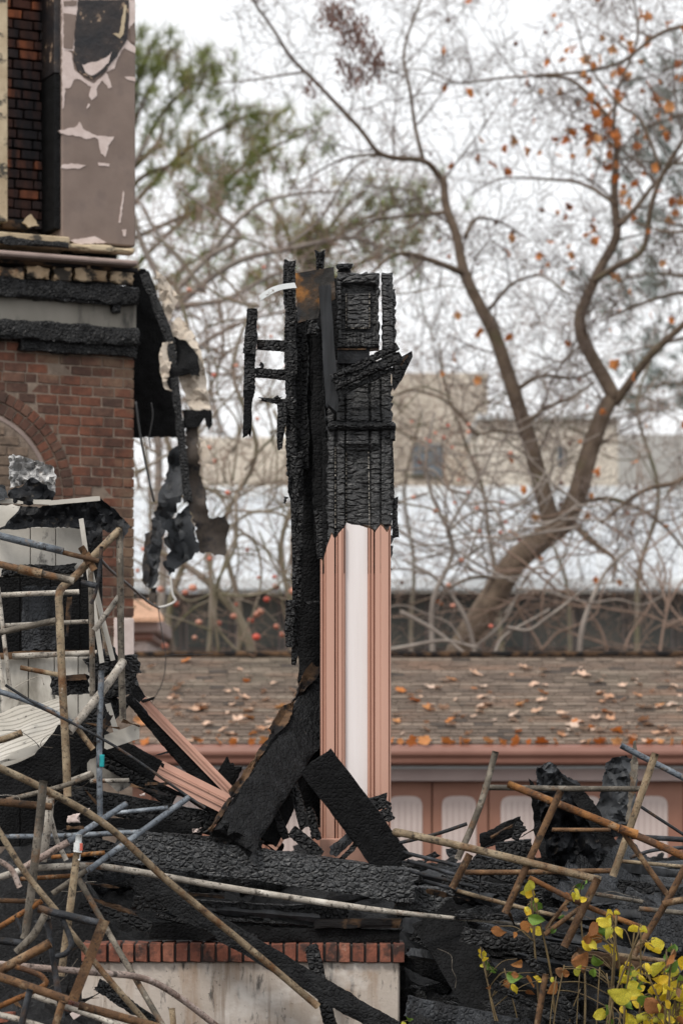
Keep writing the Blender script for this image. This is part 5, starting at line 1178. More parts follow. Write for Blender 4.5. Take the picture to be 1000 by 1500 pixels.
def plant(label, base, leaves, Y, sw=2.6):
    b = P(base[0], base[1], Y); b.z = 0
    r_ = empty('yellowing_plant', b); tag(r_, label, 'plant', 'yellowing plants in front of the debris')
    V, Fc = [], []; ls = [(l, P(l[0], l[1]-l[2]*.3, Y+pr_.uniform(-.15, .15))) for l in leaves]
    leaves = list(leaves); ls += [((l[0], l[1], l[2]*.62, l[2+1] if pr_.random() < .75 else 'y'), P(l[0]+pr_.gauss(0, 11), l[1]+pr_.gauss(0, 9), Y+pr_.uniform(-.2, .2))) for l in leaves for _ in range(1)]
    nst = max(1, len(leaves)//4); tops = [t for _, t in sorted(ls, key=lambda q: q[0][1])[:nst]]; nodes = []
    for t in tops:
        c = catmull([b+Vector((pr_.uniform(-.08, .08), pr_.uniform(-.05, .05), 0)), b.lerp(t, .5)+Vector((pr_.uniform(-.09, .09), pr_.uniform(-.05, .05), 0)), t], 8)
        m = len(c)-1; tube_geo(c, [S(sw, Y)*(.85-.4*i/m) for i in range(m+1)], 6, V=V, Fc=Fc); nodes += c[5:]
    for (px, py, sz, cc), t in ls:
        q = min(nodes, key=lambda n_: (n_-t-Vector((0, 0, -.05))).length)
        if (q-t).length > .02: tube_geo(catmull([q, q.lerp(t, .5)+Vector((0, 0, .03)), t], 4), S(sw, Y)*.28, 4, V=V, Fc=Fc)
        me = pr_.choice({'y': LY, 'g': LG, 'b': LB}[cc]); s_ = S(sz, Y)*pr_.uniform(1.05, 1.4)
        o = link('leaf', me, r_, t-b-Vector((0, .012, s_*.3))); o.scale = (s_*pr_.uniform(.75, 1.1), s_, s_)
        o.rotation_euler = (R(90)+pr_.uniform(-.7, .5), math.pi+pr_.gauss(0, 1.0), pr_.uniform(-1.1, 1.1))
    wobj('stems', V, Fc, K['stem'], r_, True)
plant('withered plant with drooping yellow leaves left of others', (790, 1560), [(777, 1302, 26, 'y'), (768, 1310, 18, 'y'), (786, 1330, 26, 'g'), (774, 1328, 22, 'y'), (788, 1345, 24, 'g'), (768, 1355, 28, 'b'), (784, 1362, 18, 'y'), (730, 1362, 18, 'b')], 13.05)
plant('withered plant with two leaf tufts above the rods', (845, 1560), [(838, 1308, 24, 'y'), (846, 1300, 16, 'g'), (832, 1316, 20, 'b'), (849, 1318, 18, 'y')], 13.0)
plant('large plant with folded brown and green leaves', (870, 1570), [(866, 1362, 34, 'b'), (874, 1374, 36, 'b'), (886, 1352, 28, 'y'), (894, 1342, 22, 'y'), (883, 1365, 22, 'g'), (903, 1340, 20, 'b'), (862, 1404, 38, 'b'), (846, 1416, 40, 'b'), (878, 1412, 30, 'g'), (888, 1394, 26, 'y'), (858, 1386, 26, 'y'), (826, 1424, 26, 'b'), (812, 1447, 26, 'b'), (895, 1368, 22, 'y')], 12.8)
plant('low plant with grey and orange withered leaves', (765, 1570), [(757, 1411, 22, 'b'), (755, 1430, 24, 'g'), (773, 1441, 30, 'b'), (706, 1398, 14, 'y'), (718, 1416, 20, 'g'), (712, 1408, 14, 'y'), (790, 1430, 18, 'y'), (742, 1444, 18, 'b')], 12.9, 2.0)
plant('bright yellow plant with the biggest pale leaf', (905, 1580), [(898, 1462, 42, 'y'), (916, 1440, 32, 'y'), (922, 1430, 28, 'g'), (910, 1425, 24, 'y'), (929, 1369, 30, 'y'), (938, 1362, 18, 'y'), (958, 1382, 24, 'y'), (950, 1388, 16, 'y'), (930, 1462, 24, 'y'), (920, 1496, 28, 'y'), (946, 1486, 22, 'y'), (890, 1482, 22, 'g')], 12.6)
plant('dense yellow plant filling the bottom right corner', (985, 1590), [(975, 1404, 34, 'b'), (990, 1426, 34, 'y'), (1000, 1410, 26, 'y'), (982, 1392, 22, 'g'), (966, 1434, 30, 'y'), (986, 1446, 34, 'y'), (974, 1460, 30, 'y'), (998, 1466, 32, 'y'), (958, 1452, 24, 'y'), (990, 1482, 30, 'y'), (970, 1480, 26, 'y'), (955, 1474, 22, 'g'), (1004, 1446, 30, 'y'), (992, 1500, 30, 'y'), (968, 1500, 24, 'y'), (945, 1440, 20, 'y'), (942, 1420, 20, 'y'), (1003, 1490, 26, 'y'), (980, 1420, 24, 'y'), (948, 1502, 22, 'y')]+[(pr_.uniform(925, 1010), pr_.uniform(1415, 1505), pr_.uniform(18, 34), pr_.choice('yyyyygb')) for _ in range(26)], 12.5)
plant('small fresh green plant beside the porch wall corner', (610, 1580), [(600, 1490, 20, 'g'), (612, 1494, 22, 'g'), (624, 1498, 20, 'g'), (604, 1502, 20, 'g'), (636, 1500, 16, 'g'), (618, 1486, 14, 'g')], 13.2)
for i in range(9):      # bare dry stems rising between the plants
    x0, x1 = pr_.uniform(720, 1000), pr_.uniform(-40, 40); yt = pr_.uniform(1400, 1470); Y = pr_.uniform(12.5, 13.1); b = P(x0, 1580, Y); b.z = 0
    V, Fc = tube_geo(catmull([b, P(x0+x1*.4, 1500, Y), P(x0+x1, yt, Y)], 6), S(pr_.uniform(1.2, 2.4), Y)*.5, 5)
    tag(wobj('dry_stem', V, Fc, K['stem'], None, True), 'bare dry plant stem standing between the yellow plants', 'stem', 'bare stems between the plants')

# ================================================================== far buildings
def fbox(root, name, px0, px1, py0, py1, Y, dep, mat, parent=None):
    a, c = P(px0, py0, Y), P(px1, py1, Y); V, Fc = bevbox(a.x, c.x, Y, Y+dep, c.z, a.z, .02); return wobj(name, V, Fc, K[mat], parent or root)
b1 = empty('white_roofed_building', P(620, 1100, 62)); b1.location.z = 0; tag(b1, 'long low building with pale standing seam roof', 'building')
fbox(b1, 'wall', 150, 1250, 868, 1330, 62.3, 14, 'greywall')
A_, B_, C_, D_ = P(120, 850, 61), P(1300, 850, 61), P(1300, 728, 68), P(120, 728, 68)
Vr = [A_, B_, C_, D_]; Vr += [v-Vector((0, 0, .25)) for v in Vr]
rf1 = wobj('roof', Vr, [(0, 1, 2, 3), (7, 6, 5, 4), (0, 4, 5, 1), (1, 5, 6, 2), (2, 6, 7, 3), (3, 7, 4, 0)], K['whiteroof'], b1)
for k in range(40):
    t = k/39; p, q = A_.lerp(B_, t), D_.lerp(C_, t); V, Fc = tube_geo([p+Vector((0, 0, .02)), q+Vector((0, 0, .02))], .03, 4); wobj('seam', V, Fc, K['whitetrim'], rf1)
fbox(b1, 'roof_fascia', 120, 1300, 846, 864, 60.9, .3, 'whitetrim'); fbox(b1, 'parapet', 120, 1300, 712, 730, 67.8, .6, 'whitetrim')
for k in range(14):
    x0 = 200+k*72; wn = fbox(b1, 'window', x0, x0+66, 872, 952, 62.2, .08, 'fascia'); fbox(b1, 'pane', x0+2, x0+64, 875, 950, 62.15, .08, 'glass_dark', wn)
b2 = empty('sand_tower_block', P(630, 1100, 92)); b2.location.z = 0; tag(b2, 'sand coloured block behind the white roof, left of forked tree', 'building')
fbox(b2, 'wall', 548, 714, 546, 1200, 92, 12, 'tanwall')
for r_ in range(1):
    for k in range(1): x0 = 604; fbox(b2, 'window', x0, x0+44, 650+r_*60, 700+r_*60, 91.9, .2, 'glass')
b3 = empty('pale_sand_block', P(800, 1100, 84)); b3.location.z = 0; tag(b3, 'pale sand building seen between the tree forks', 'building')
fbox(b3, 'wall', 700, 905, 612, 1200, 84, 12, 'tanwall2'); fbox(b3, 'cornice', 698, 907, 606, 614, 83.8, 12.4, 'whitetrim')
for k in range(1): x0 = 816; fbox(b3, 'window', x0, x0+12, 654, 682, 83.9, .2, 'glass')
b4 = empty('grey_block', P(960, 1100, 96)); b4.location.z = 0; tag(b4, 'grey sand building at the far right edge', 'building')
fbox(b4, 'wall', 900, 1180, 636, 1200, 96, 12, 'greypale')
b5 = empty('cream_block', P(420, 1100, 100)); b5.location.z = 0; tag(b5, 'cream building glimpsed between post and torn sheets', 'building')
fbox(b5, 'wall', 290, 470, 640, 1200, 100, 12, 'tanwall2')
# small pink eave between brick corner and garage
hs_ = empty('side_wing', P(180, 1100, 31)); hs_.location.z = 0; tag(hs_, 'pink eave with orange shingles peeking past the brick corner', 'building')
fbox(hs_, 'wall', 60, 215, 935, 1250, 31, 2, 'doorwhite'); fbox(hs_, 'fascia', 50, 234, 905, 926, 30.8, 2.4, 'fascia'); fbox(hs_, 'lower_fascia', 55, 224, 926, 938, 30.9, 2.2, 'gutter')
Vr = [P(40, 905, 30.6), P(240, 905, 30.6), P(222, 878, 32), P(60, 878, 32)]; Vr += [v-Vector((0, 0, .04)) for v in Vr]
wobj('roof', Vr, [(0, 1, 2, 3), (7, 6, 5, 4), (0, 4, 5, 1), (1, 5, 6, 2), (2, 6, 7, 3), (3, 7, 4, 0)], K['leaf_tan'], hs_)

# ================================================================== trees
def limb(pts, r0, r1, V, Fc, sides=8, n=6, wob=.03):
    c = catmull(pts, n); sd = rng.random()*90
    c = [p+Vector((noise.noise(p*1.1+Vector((sd, 0, 0))), noise.noise(p*1.1+Vector((0, sd, 0))), noise.noise(p*1.1+Vector((0, 0, sd)))))*wob for p in c]
    m = len(c)-1; rr = [r0+(r1-r0)*i/m for i in range(m+1)]; tube_geo(c, rr, sides, V=V, Fc=Fc); return c, rr
def twigs(c, rr, V, Fc, r, dens, length, depth, up=.25, spread=1.0, tips=None, rmin=.004, flat=.7, droop=0.0, start=.1):
    m = len(c)-1; acc = 0.0; i0 = int(m*start)
    for i in range(i0, m):
        seg = c[i+1]-c[i]; acc += seg.length*dens
        while acc > 1:
            acc -= 1; p = c[i].lerp(c[i+1], r.random()); t = seg.normalized()
            ax = Vector((r.gauss(0, 1), r.gauss(0, flat), r.gauss(0, 1))); ax = (ax-t*ax.dot(t)).normalized()
            d = (t*r.uniform(.2, .9)+ax*spread+Vector((0, 0, up))).normalized(); L = length*r.uniform(.4, 1.35); n = 4
            pts = [p]; w_ = Vector((r.gauss(0, .22), r.gauss(0, .22), r.gauss(0, .22)+.05))
            for k in range(n):
                pts.append(pts[-1]+d*(L/n)); d = (d+w_*.55+Vector((r.gauss(0, .10), r.gauss(0, .10), r.gauss(0, .10)-droop))).normalized()
            ra = max(rmin, min(rr[i]*.55, L*.011)); rt = [ra+(rmin*.6-ra)*k/n for k in range(n+1)]
            tube_geo(pts, rt, 3 if ra < .012 else 5, V=V, Fc=Fc, caps=False)
            if depth > 0: twigs(pts, rt, V, Fc, r, dens*1.9, length*.52, depth-1, up*.6, spread, tips, rmin, flat, droop)
            if tips is not None and (depth == 0 or r.random() < .4): tips.append(pts[-1])
def tree(name, label, base, limbs, bark, twigmat, r, dens, length, depth, cat='tree', **kw):
    root = empty(name, base); tag(root, label, cat); V, Fc = [], []; Vt, Ft = [], []; tips = []
    for pts, a, b in limbs:
        c, rr = limb(pts, a, b, V, Fc, 9, wob=.075); twigs(c, rr, Vt, Ft, r, dens, length, depth, tips=tips, **kw)
    wobj('trunk', V, Fc, K[bark], root, True); o = wobj('crown', Vt, Ft, K[twigmat], root, True); o['kind'] = 'stuff'
    return root, tips
YS = 37.0
def L_(pts, w0, w1, dY=0.0, dY1=None):
    dY1 = dY if dY1 is None else dY1; n = len(pts)
    return ([P(x, y, YS+dY+(dY1-dY)*i/(n-1)) for i, (x, y) in enumerate(pts)], S(w0*.86, YS)/2, S(w1*.8, YS)/2)
tr = random.Random(3)
syc = [L_([(655, 1010), (684, 935), (712, 886), (748, 832), (790, 796), (822, 768)], 52, 42),
 L_([(812, 785), (797, 735), (785, 690), (770, 625), (745, 560), (720, 490), (700, 445), (682, 400), (672, 350), (652, 305), (647, 258)], 33, 13),
 L_([(820, 772), (845, 715), (865, 655), (886, 603), (899, 583)], 38, 27),
 L_([(647, 262), (625, 236), (560, 227), (523, 186), (442, 104), (405, 50), (366, -5)], 11, 4, 0, -1), L_([(442, 104), (385, 113), (318, 122)], 4, 2, -.7, -1.2),
 L_([(622, 234), (600, 150), (592, 80), (616, 10), (625, -30)], 7, 3, 0, 1), L_([(560, 227), (510, 232), (480, 240), (420, 270)], 6, 2, 0, .5),
 L_([(682, 402), (642, 385), (600, 371), (568, 379), (540, 400)], 12, 5, 0, -1.5), L_([(716, 455), (745, 420), (768, 408), (797, 406), (832, 432)], 7, 3, 0, -1),
 L_([(678, 350), (700, 322), (730, 322), (765, 348)], 7, 3, 0, 1), L_([(655, 312), (600, 320), (540, 326), (505, 330)], 7, 3, 0, 1), L_([(752, 570), (790, 548), (840, 555), (875, 540)], 8, 4, 0, .5), L_([(770, 625), (800, 600), (835, 585), (868, 565)], 9, 4),
 L_([(896, 585), (872, 525), (850, 470), (856, 440), (872, 410), (899, 350), (901, 300), (900, 250), (895, 190), (870, 150), (835, 122), (790, 110)], 25, 5, 0, 1),
 L_([(898, 585), (932, 545), (968, 508), (1010, 470), (1060, 430)], 17, 9, 0, -1), L_([(870, 412), (900, 396), (940, 368), (956, 300), (972, 248), (1010, 195), (1040, 150)], 12, 6, 0, -1),
 L_([(903, 325), (932, 296), (962, 265), (1012, 222)], 11, 5, 0, 1), L_([(1050, 30), (1000, 40), (950, 56), (900, 92), (850, 106), (750, 108), (670, 120), (620, 104), (570, 110)], 8, 2, -1, 0),
 L_([(901, 302), (850, 275), (790, 260), (730, 264), (690, 285)], 7, 2, 0, 1), L_([(835, 760), (870, 800), (892, 820), (897, 850)], 12, 5, 0, -1), L_([(855, 735), (900, 729), (956, 755), (1010, 810)], 9, 5, 0, -.5),
 L_([(745, 850), (690, 845), (640, 872), (600, 890)], 8, 3, 0, -1), L_([(700, 640), (730, 632), (762, 634)], 3, 7, 0, 0), L_([(700, 640), (660, 590), (610, 572), (575, 578)], 6, 3, 0, 0),
 L_([(895, 190), (905, 130), (930, 60), (925, -20)], 7, 3), L_([(970, 248), (940, 180), (900, 150), (860, 90), (840, 20)], 6, 2, -1, -1), L_([(1060, 620), (1000, 700), (940, 720), (880, 770)], 12, 6, -1, -1), L_([(1060, 420), (990, 430), (930, 450), (880, 470)], 8, 3, -1, 0), L_([(1060, 330), (985, 345), (930, 330)], 6, 3, -2, -1)]
sy, tips = tree('sycamore_tree', 'big forked bare tree with few orange leaves, right of post', P(690, 1100, YS).to_3d()*1, syc, 'bark', 'twig', tr, 3.4, 1.25, 2, rmin=.0042)
LO2 = [leaf_mesh('leaf', 'lobed', 'leaf_orange', k+50) for k in range(4)]
cand = [t for t in tips if 850 > HX+t.x*F/t.y-0 > 560 or HX+t.x*F/t.y > 700]; tr.shuffle(cand)
n_l = 0
for t in cand:
    px, py = HX+t.x*F/t.y, HY-(t.z-CZ)*F/t.y
    pdf = .14+.86*math.exp(-(((px-905)/110)**2+((py-170)/160)**2)) if px > 640 and py < 900 else 0
    if tr.random() > pdf or px > 1010: continue
    s_ = tr.uniform(.08, .19); o = link('leaf', tr.choice(LO2), sy, t-sy.location); o.scale = (s_, s_, s_); o.rotation_euler = (tr.uniform(0, 6), tr.uniform(0, 6), tr.uniform(0, 6)); n_l += 1
    if n_l > 210: break
# seed balls
bm = bmesh.new(); bmesh.ops.create_icosphere(bm, subdivisions=1, radius=1.0); sb = bpy.data.meshes.new('seed_ball'); bm.to_mesh(sb); bm.free(); sb.materials.append(K['seed'])
for t in cand[400:445]:
    o = link('seed_ball', sb, sy, t-sy.location); s_ = tr.uniform(.025, .04); o.scale = (s_, s_, s_)
# pale arching persimmon thicket on the left, behind the roof
def arch(bx, by, tx, ty, lift, Y, w0=9, w1=3):
    mx = bx+(tx-bx)*.45; return ([P(bx, by, Y), P(bx+(mx-bx)*.4, by+(ty-by)*.5, Y), P(mx, ty-lift*.6, Y+.3), P(bx+(tx-bx)*.8, ty-lift*.3, Y+.4), P(tx, ty, Y+.4)], S(w0, Y)/2, S(w1, Y)/2)
pt = random.Random(17)
def tangle(r, trunks, n, xr, yr, Y, w=(3, 8), lim=None):
    out = list(trunks); pool = [p for pts, _, _ in trunks for p in catmull(pts, 5)[3:]]
    for k in range(n):
        for _ in range(60):
            p = r.choice(pool); px, py = HX+p.x*F/p.y, HY-(p.z-CZ)*F/p.y
            if xr[0] < px < xr[1] and yr[0] < py < yr[1]: break
        a = r.uniform(-.4, 3.6); turn = r.choice([-1, 1])*r.uniform(.02, .24); L = S(r.uniform(28, 55), Y); pts = [p]; yaw = r.uniform(-.3, .3)
        for q in range(6):
            pts.append(pts[-1]+Vector((math.cos(a)*L, yaw*L*.5, math.sin(a)*L))); a += turn*.6+r.gauss(0, .36)
        wd = S(r.uniform(*w), Y)/2; out.append((pts, wd, wd*.4)); pool += catmull(pts, 2)[2:]
    return out
def LL(Y, pts, a, b): return ([P(x, y, Y) for x, y in pts], S(a, Y)/2, S(b, Y)/2)
tk0 = [LL(32, [(385, 1060), (360, 926), (318, 866), (270, 828), (215, 800)], 26, 9), LL(32.5, [(420, 1060), (432, 930), (410, 800), (440, 680), (400, 600)], 16, 7), LL(33, [(260, 1060), (250, 900), (285, 760), (240, 620), (280, 500), (250, 400)], 18, 7),
       LL(33, [(340, 1060), (350, 900), (330, 760), (375, 650), (340, 540), (380, 440)], 15, 6), LL(31.5, [(320, 960), (318, 860), (345, 790), (372, 800), (376, 870), (350, 950)], 8, 4), LL(31.3, [(350, 720), (342, 800), (318, 860), (322, 910), (352, 950)], 8, 5), LL(31.2, [(308, 770), (312, 860), (310, 960)], 7, 5), LL(31.3, [(460, 960), (440, 880), (400, 830), (380, 780)], 8, 4)]
stems = tangle(pt, [(a, b*.65, c*.7) for a, b, c in tk0], 70, (190, 480), (330, 960), 32.5, (1.6, 4.8))
pe, ptips = tree('persimmon_thicket', 'tangled pale bare fruit tree with red fruit behind left roof', P(360, 1100, 32), stems, 'moss', 'brush', pt, 2.3, .6, 2, rmin=.0042, up=.0, droop=.02)
bm = bmesh.new(); bmesh.ops.create_icosphere(bm, subdivisions=2, radius=1.0)
for v in bm.verts: v.co.z *= .82
fm = bpy.data.meshes.new('fruit'); bm.to_mesh(fm); bm.free(); fm.materials.append(K['fruit']); [setattr(p, 'use_smooth', True) for p in fm.polygons]
pt.shuffle(ptips); nf = 0
for t in ptips:
    px, py = HX+t.x*F/t.y, HY-(t.z-CZ)*F/t.y
    if not (200 < px < 480 and 380 < py < 955): continue
    if pt.random() > .25+.75*(py > 850): continue
    o = link('fruit', fm, pe, t-pe.location+Vector((0, -.05, -.04))); s_ = pt.uniform(.02, .034) if py < 850 else pt.uniform(.032, .052); o.scale = (s_, s_, s_); nf += 1
    if nf > 55: break
# second fruiting tree right behind the post
st2 = tangle(pt, [LL(33, [(640, 1060), (630, 900), (660, 800), (620, 700), (640, 600)], 9, 4), LL(33, [(700, 1060), (690, 930), (640, 850), (590, 820)], 8, 4), LL(31.2, [(560, 950), (640, 932), (700, 945)], 6, 4), LL(31.2, [(585, 900), (640, 925), (690, 962)], 7, 4), LL(31.2, [(720, 965), (742, 925), (810, 885)], 6, 3), LL(33, [(860, 1060), (850, 930), (880, 850), (930, 800)], 10, 4)], 34, (570, 900), (640, 960), 32.5, (2, 5))
p2, ptips2 = tree('fruit_shrub', 'thin bare shrub with red fruit just right of post', P(650, 1100, 33), st2, 'palebark', 'twig', pt, 1.5, .5, 2, cat='shrub', rmin=.005, up=.05, droop=.02)
pt.shuffle(ptips2); nf = 0
for t in ptips2:
    px, py = HX+t.x*F/t.y, HY-(t.z-CZ)*F/t.y
    if not (570 < px < 770 and 600 < py < 955): continue
    o = link('fruit', fm, p2, t-p2.location+Vector((0, -.05, -.04))); s_ = pt.uniform(.018, .034); o.scale = (s_, s_, s_); nf += 1
    if nf > 26: break
# finer bare trees filling the middle distance
for lab, tr0, n_, xr, yr, px_ in [('fine twigged bare tree in front of the sand building', [LL(43, [(740, 1080), (725, 850), (700, 700), (660, 590), (640, 500)], 9, 3), LL(43, [(930, 1080), (935, 850), (960, 720), (930, 600), (960, 500)], 9, 3), LL(43, [(830, 1080), (835, 880), (800, 760), (815, 640)], 7, 3), LL(43, [(600, 1080), (605, 850), (590, 720), (620, 600)], 7, 3)], 44, (560, 1010), (500, 860), 800),
                              ('fine twigged bare tree left of the burnt post', [LL(42, [(300, 1080), (310, 850), (290, 650), (330, 500), (300, 380)], 9, 3), LL(42, [(440, 1080), (430, 850), (450, 650), (420, 480), (440, 380)], 8, 3), LL(42, [(215, 1080), (222, 800), (210, 600), (235, 420)], 8, 3)], 44, (190, 500), (330, 800), 330)]:
    stx = tangle(pt, tr0, n_, xr, yr, 42.5, (1.4, 3.6))
    tree('bare_tree', lab, P(px_, 1100, 42.5), stx, 'moss', 'brush', pt, 2.5, .8, 2, rmin=.005, up=.1)
# brown brush at the right, behind the roof
st3 = tangle(pt, [LL(34, [(bx, 1060), (bx+pt.uniform(-30, 30), 950), (bx+pt.uniform(-60, 60), 880), (bx+pt.uniform(-90, 90), 830)], 5, 2) for bx in (820, 870, 920, 960, 1010)], 30, (780, 1040), (800, 960), 34, (1.5, 4))
tree('brown_brush', 'brown twiggy brush behind the roof at far right', P(930, 1100, 34), st3, 'brush', 'brush', pt, 2.6, .5, 2, cat='shrub', rmin=.005, up=.1)
# pale bare tree in the upper left, before the pine
st4 = [([P(x, y, 40) for x, y in pts], S(w0, 40)/2, S(w1, 40)/2) for pts, w0, w1 in [
 ([(230, 1020), (236, 800), (228, 600), (250, 450), (300, 380)], 13, 9), ([(250, 450), (320, 400), (420, 360), (520, 350), (620, 380)], 11, 4), ([(240, 420), (205, 330), (196, 260), (220, 200)], 10, 4),
 ([(300, 380), (350, 350), (300, 300), (260, 270)], 9, 3), ([(300, 385), (360, 310), (430, 285), (500, 280)], 8, 3), ([(228, 600), (280, 520), (360, 470), (460, 450)], 10, 3), ([(300, 430), (240, 360), (205, 290)], 9, 4), ([(250, 450), (330, 440), (400, 400), (470, 395)], 9, 3), ([(520, 350), (560, 310), (540, 250)], 5, 2), ([(420, 360), (470, 320), (520, 250), (560, 226)], 5, 3)]]
tree('bare_tree', 'pale bare tree with level branches at upper left', P(230, 1100, 40), st4, 'palebark', 'brush', pt, 2.8, .95, 2, rmin=.006, up=.05)
# conifers
def pine(name, label, base, limbs, r, mat, nper, nl, ntuft, tsp=.25, nw=.010):
    root = empty(name, base); tag(root, label, 'tree'); V, Fc = [], []; Vn, Fn = [], []
    for pts, a, b in limbs:
        c, rr = limb(pts, a, b, V, Fc, 7); m = len(c)-1
        for k in range(int(ntuft*sum((c[i+1]-c[i]).length for i in range(m)))):
            t = r.uniform(.25, 1)**.7; i = min(m-1, int(t*m)); p = c[i].lerp(c[i+1], r.random())
            p = p+Vector((r.gauss(0, tsp), r.gauss(0, tsp), r.gauss(0, tsp*.7)))
            d = ((c[i+1]-c[i]).normalized()*.5+Vector((r.gauss(0, .4), r.gauss(0, .4), .7+r.gauss(0, .3)))).normalized()
            tube_geo([p-d*nl*.8, p], .008, 3, V=V, Fc=Fc, caps=False)
            for q in range(nper):
                e = (d*r.uniform(.2, 1.0)+Vector((r.gauss(0, .6), r.gauss(0, .6), r.gauss(0, .6)))).normalized(); l = nl*r.uniform(.7, 1.2)
                s_ = e.cross(Vector((r.gauss(0, 1), r.gauss(0, 1), r.gauss(0, 1)))).normalized()*nw; n0 = len(Vn); o_ = p-d*r.uniform(0, nl*.8)
                Vn += [o_-s_, o_+s_, o_+e*l]; Fn.append((n0, n0+1, n0+2))
    wobj('trunk', V, Fc, K['bark'], root, True); o = wobj('crown', Vn, Fn, K[mat], root); o['kind'] = 'stuff'
YP = 52
def PL(pts, w0, w1, Y=YP): return ([P(x, y, Y) for x, y in pts], S(w0, Y)/2, S(w1, Y)/2)
kr = random.Random(8)
pine('pine_tree', 'green pine with tufted branches at the upper left', P(150, 1100, YP), [PL([(160, 1050), (160, 600), (160, 200), (160, -40)], 40, 20), PL([(170, 300), (230, 180), (290, 110), (300, 90)], 8, 3), PL([(172, 240), (220, 130), (250, 70)], 7, 3), PL([(170, 330), (260, 230), (340, 180), (400, 165)], 8, 3), PL([(170, 360), (300, 300), (370, 230), (460, 190)], 8, 3), PL([(170, 420), (260, 330), (320, 290), (350, 270)], 8, 3), PL([(170, 200), (205, 110), (225, 60)], 10, 4), PL([(180, 450), (260, 400), (330, 350)], 7, 3), PL([(170, 300), (215, 255), (280, 235)], 10, 4), PL([(180, 260), (230, 210), (240, 170)], 10, 4)], kr, 'needle', 30, .32, 13, .30)
pine('pine_tree', 'smaller pine showing behind the top of the post', P(560, 1100, 56), [PL([(430, 1050), (440, 700), (450, 420), (455, 330)], 26, 8, 56), PL([(450, 420), (500, 340), (560, 310), (635, 285)], 9, 3, 56), PL([(450, 430), (540, 380), (620, 350)], 9, 3, 56), PL([(450, 400), (420, 340), (400, 300)], 9, 3, 56), PL([(450, 380), (500, 310), (545, 270)], 9, 3, 56), PL([(450, 460), (400, 420), (360, 400)], 9, 3, 56)], kr, 'needle', 30, .32, 12, .32)
pine('pine_tree', 'hazy grey green conifer at the upper right edge', P(1060, 1100, 64), [PL([(1080, 1050), (1075, 500), (1070, 20)], 50, 10, 64), PL([(1070, 160), (990, 170), (920, 200)], 9, 3, 64), PL([(1070, 230), (980, 240), (900, 230)], 9, 3, 64), PL([(1070, 420), (960, 400), (880, 420)], 9, 3, 64), PL([(1070, 480), (980, 500), (900, 520)], 9, 3, 64), PL([(1070, 80), (1000, 90), (960, 110)], 9, 3, 64), PL([(1070, 330), (990, 330), (930, 310)], 9, 3, 64), PL([(1070, 560), (1000, 560), (920, 570)], 9, 3, 64)], kr, 'needle_far', 26, .36, 14, .45, .012)
# drooping brown seed bunches at the top centre
sb_ = empty('seeding_branch', P(515, 100, 34)); tag(sb_, 'branch with drooping brown seed bunches at top centre', 'branch')
V, Fc = [], []; limb([P(470, -40, 34), P(500, 20, 34), P(535, 70, 34), P(560, 110, 34)], .012, .005, V, Fc, 5); limb([P(480, -10, 34), P(505, 60, 34), P(520, 120, 34)], .01, .004, V, Fc, 5)
Vn, Fn = [], []
for cx_, cy_, rx, ry, n_ in [(490, 20, 26, 22, 260), (520, 50, 24, 26, 260), (548, 85, 16, 30, 170), (520, 112, 18, 20, 120), (455, 128, 9, 12, 40), (500, 90, 12, 14, 60)]:
    for k in range(n_):
        p = P(kr.gauss(cx_, rx*.55), kr.gauss(cy_, ry*.55), 34+kr.gauss(0, .15)); e = Vector((kr.gauss(0, .4), kr.gauss(0, .4), -1)).normalized()*.05; s_ = Vector((kr.gauss(0, 1), kr.gauss(0, 1), 0)).normalized()*.011
        n0 = len(Vn); Vn += [p-s_, p+s_, p+s_+e, p-s_+e]; Fn.append((n0, n0+1, n0+2, n0+3))
wobj('stalk', V, Fc, K['twig'], sb_, True); o = wobj('seed_bunches', Vn, Fn, K['seed'], sb_); o['kind'] = 'stuff'

# ================================================================== small rubble, splinters and wire in the debris
er = random.Random(31)
PL_ = brick_set('bare')
for k in range(26):
    px, y = er.uniform(-10, 260), er.uniform(12.2, 13.5); x = (px-HX)*y/F
    br = er.random() < .5; o = link('brick_piece' if br else 'plaster_piece', er.choice(BC if br else PL_), None, (x, y, max(.05, heap_z(x, y))+.01))
    o.scale = (er.uniform(.04, .12), er.uniform(.04, .09), er.uniform(.025, .06)); o.rotation_euler = (er.uniform(-.6, .6), er.uniform(-.6, .6), er.uniform(0, 6))
    tag(o, ('broken red brick piece' if br else 'broken pale plaster piece')+' lying under the tangle of pipes', 'rubble', 'broken pieces under the pipe tangle')
zones = [('across the left tangle', (0, 110), (1160, 1480), (12.4, 13.4)), ('among the right pipes', (600, 1000), (1180, 1400), (13.0, 13.8)), ('beside the pipe frame', (60, 240), (960, 1180), (13.5, 14.2))]
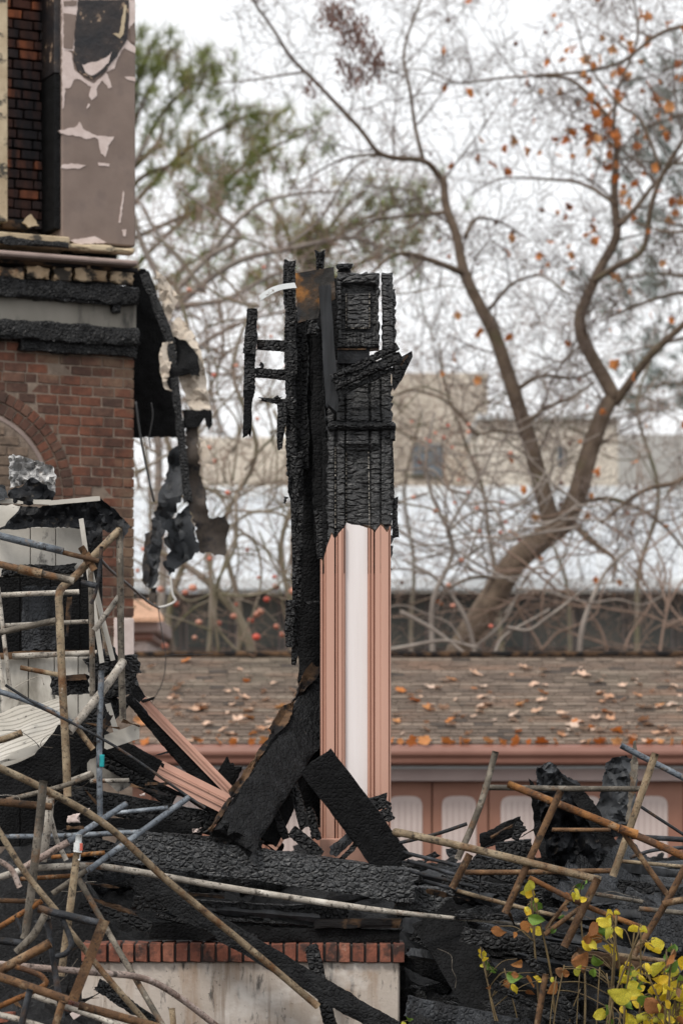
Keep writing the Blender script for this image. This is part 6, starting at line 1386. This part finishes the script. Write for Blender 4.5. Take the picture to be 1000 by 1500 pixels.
for zi, (wh, xr, yr, Yr) in enumerate(zones):
    for k in range(9):
        Y = er.uniform(*Yr); x, y = er.uniform(*xr), er.uniform(*yr); a = er.uniform(0, 6.28); pts = [(x, y)]
        for q in range(4): a += er.gauss(0, .6); pts.append((pts[-1][0]+math.cos(a)*er.uniform(12, 30), pts[-1][1]+math.sin(a)*er.uniform(8, 20)+3))
        V, Fc = tube_geo(catmull(pxpts(pts, Y), 6), S(er.uniform(.6, 1.4), Y)*.5, 5); tag(wobj('thin_wire', V, Fc, K[er.choice(['p_dark', 'p_grey', 'p_white', 'wire'])], None, True), 'thin bent wire tangled '+wh, 'wire', 'thin wires '+wh)
    for k in range(12):
        Y = er.uniform(*Yr)+.15; x, y = er.uniform(*xr), er.uniform(yr[0]+40, yr[1]); a = er.gauss(.25, .5); l = er.uniform(25, 80)
        timber('split charred lath lying '+wh, (x, y), (x+math.cos(a)*l, y+math.sin(a)*l), er.uniform(4, 10), er.uniform(.012, .03), (Y, Y+er.uniform(-.2, .2)), er.choice(['char', 'char_brown', 'char_grey', 'char_grain', 'char_brown']), None, 'split_lath', 'lath', 'split laths '+wh, res=.014, jag=(.04, .05), amp=.004, taper=(1, er.uniform(.5, 1)))

# long straight planks and laths of the fallen porch roof, right of the post
qr = random.Random(77)
for k in range(22):
    x, y = qr.uniform(585, 900), qr.uniform(1262, 1400); a = qr.gauss(.16, .13); l = qr.uniform(90, 230); Y = 13.35+max(0, (1400-y)/140)*.8+qr.uniform(-.1, .1)
    m = qr.choice(['char_grain', 'char_grey', 'char', 'char_smooth', 'char_grain'])
    timber(('narrow' if k % 2 else 'broad')+' straight charred plank strewn right of the post', (x, y), (x+math.cos(a)*l, y+math.sin(a)*l), qr.uniform(5, 9) if k % 2 else qr.uniform(12, 22), qr.uniform(.03, .06), (Y, Y+qr.uniform(-.25, .25)), m, None, 'charred_plank', 'plank', 'straight charred planks right of the post', roll=qr.uniform(-.7, .7), res=.011, amp=.003, cell=(.05, .04), erode=.25, jag=(.03, .04))
for k in range(10):
    x, y = qr.uniform(180, 420), qr.uniform(1325, 1352); a = qr.gauss(.1, .12); l = qr.uniform(80, 200); Y = 13.82-.05*qr.random()
    timber('straight charred lath lying along the porch wall top', (x, y), (x+math.cos(a)*l, y+math.sin(a)*l), qr.uniform(5, 13), qr.uniform(.02, .05), (Y, Y+qr.uniform(-.05, .1)), qr.choice(['char_grain', 'char_smooth', 'char', 'char_brown']), None, 'charred_lath', 'lath', 'charred laths along the porch wall top', roll=qr.uniform(-.7, .7), res=.011, amp=.003, cell=(.05, .04), erode=.25, jag=(.03, .04))
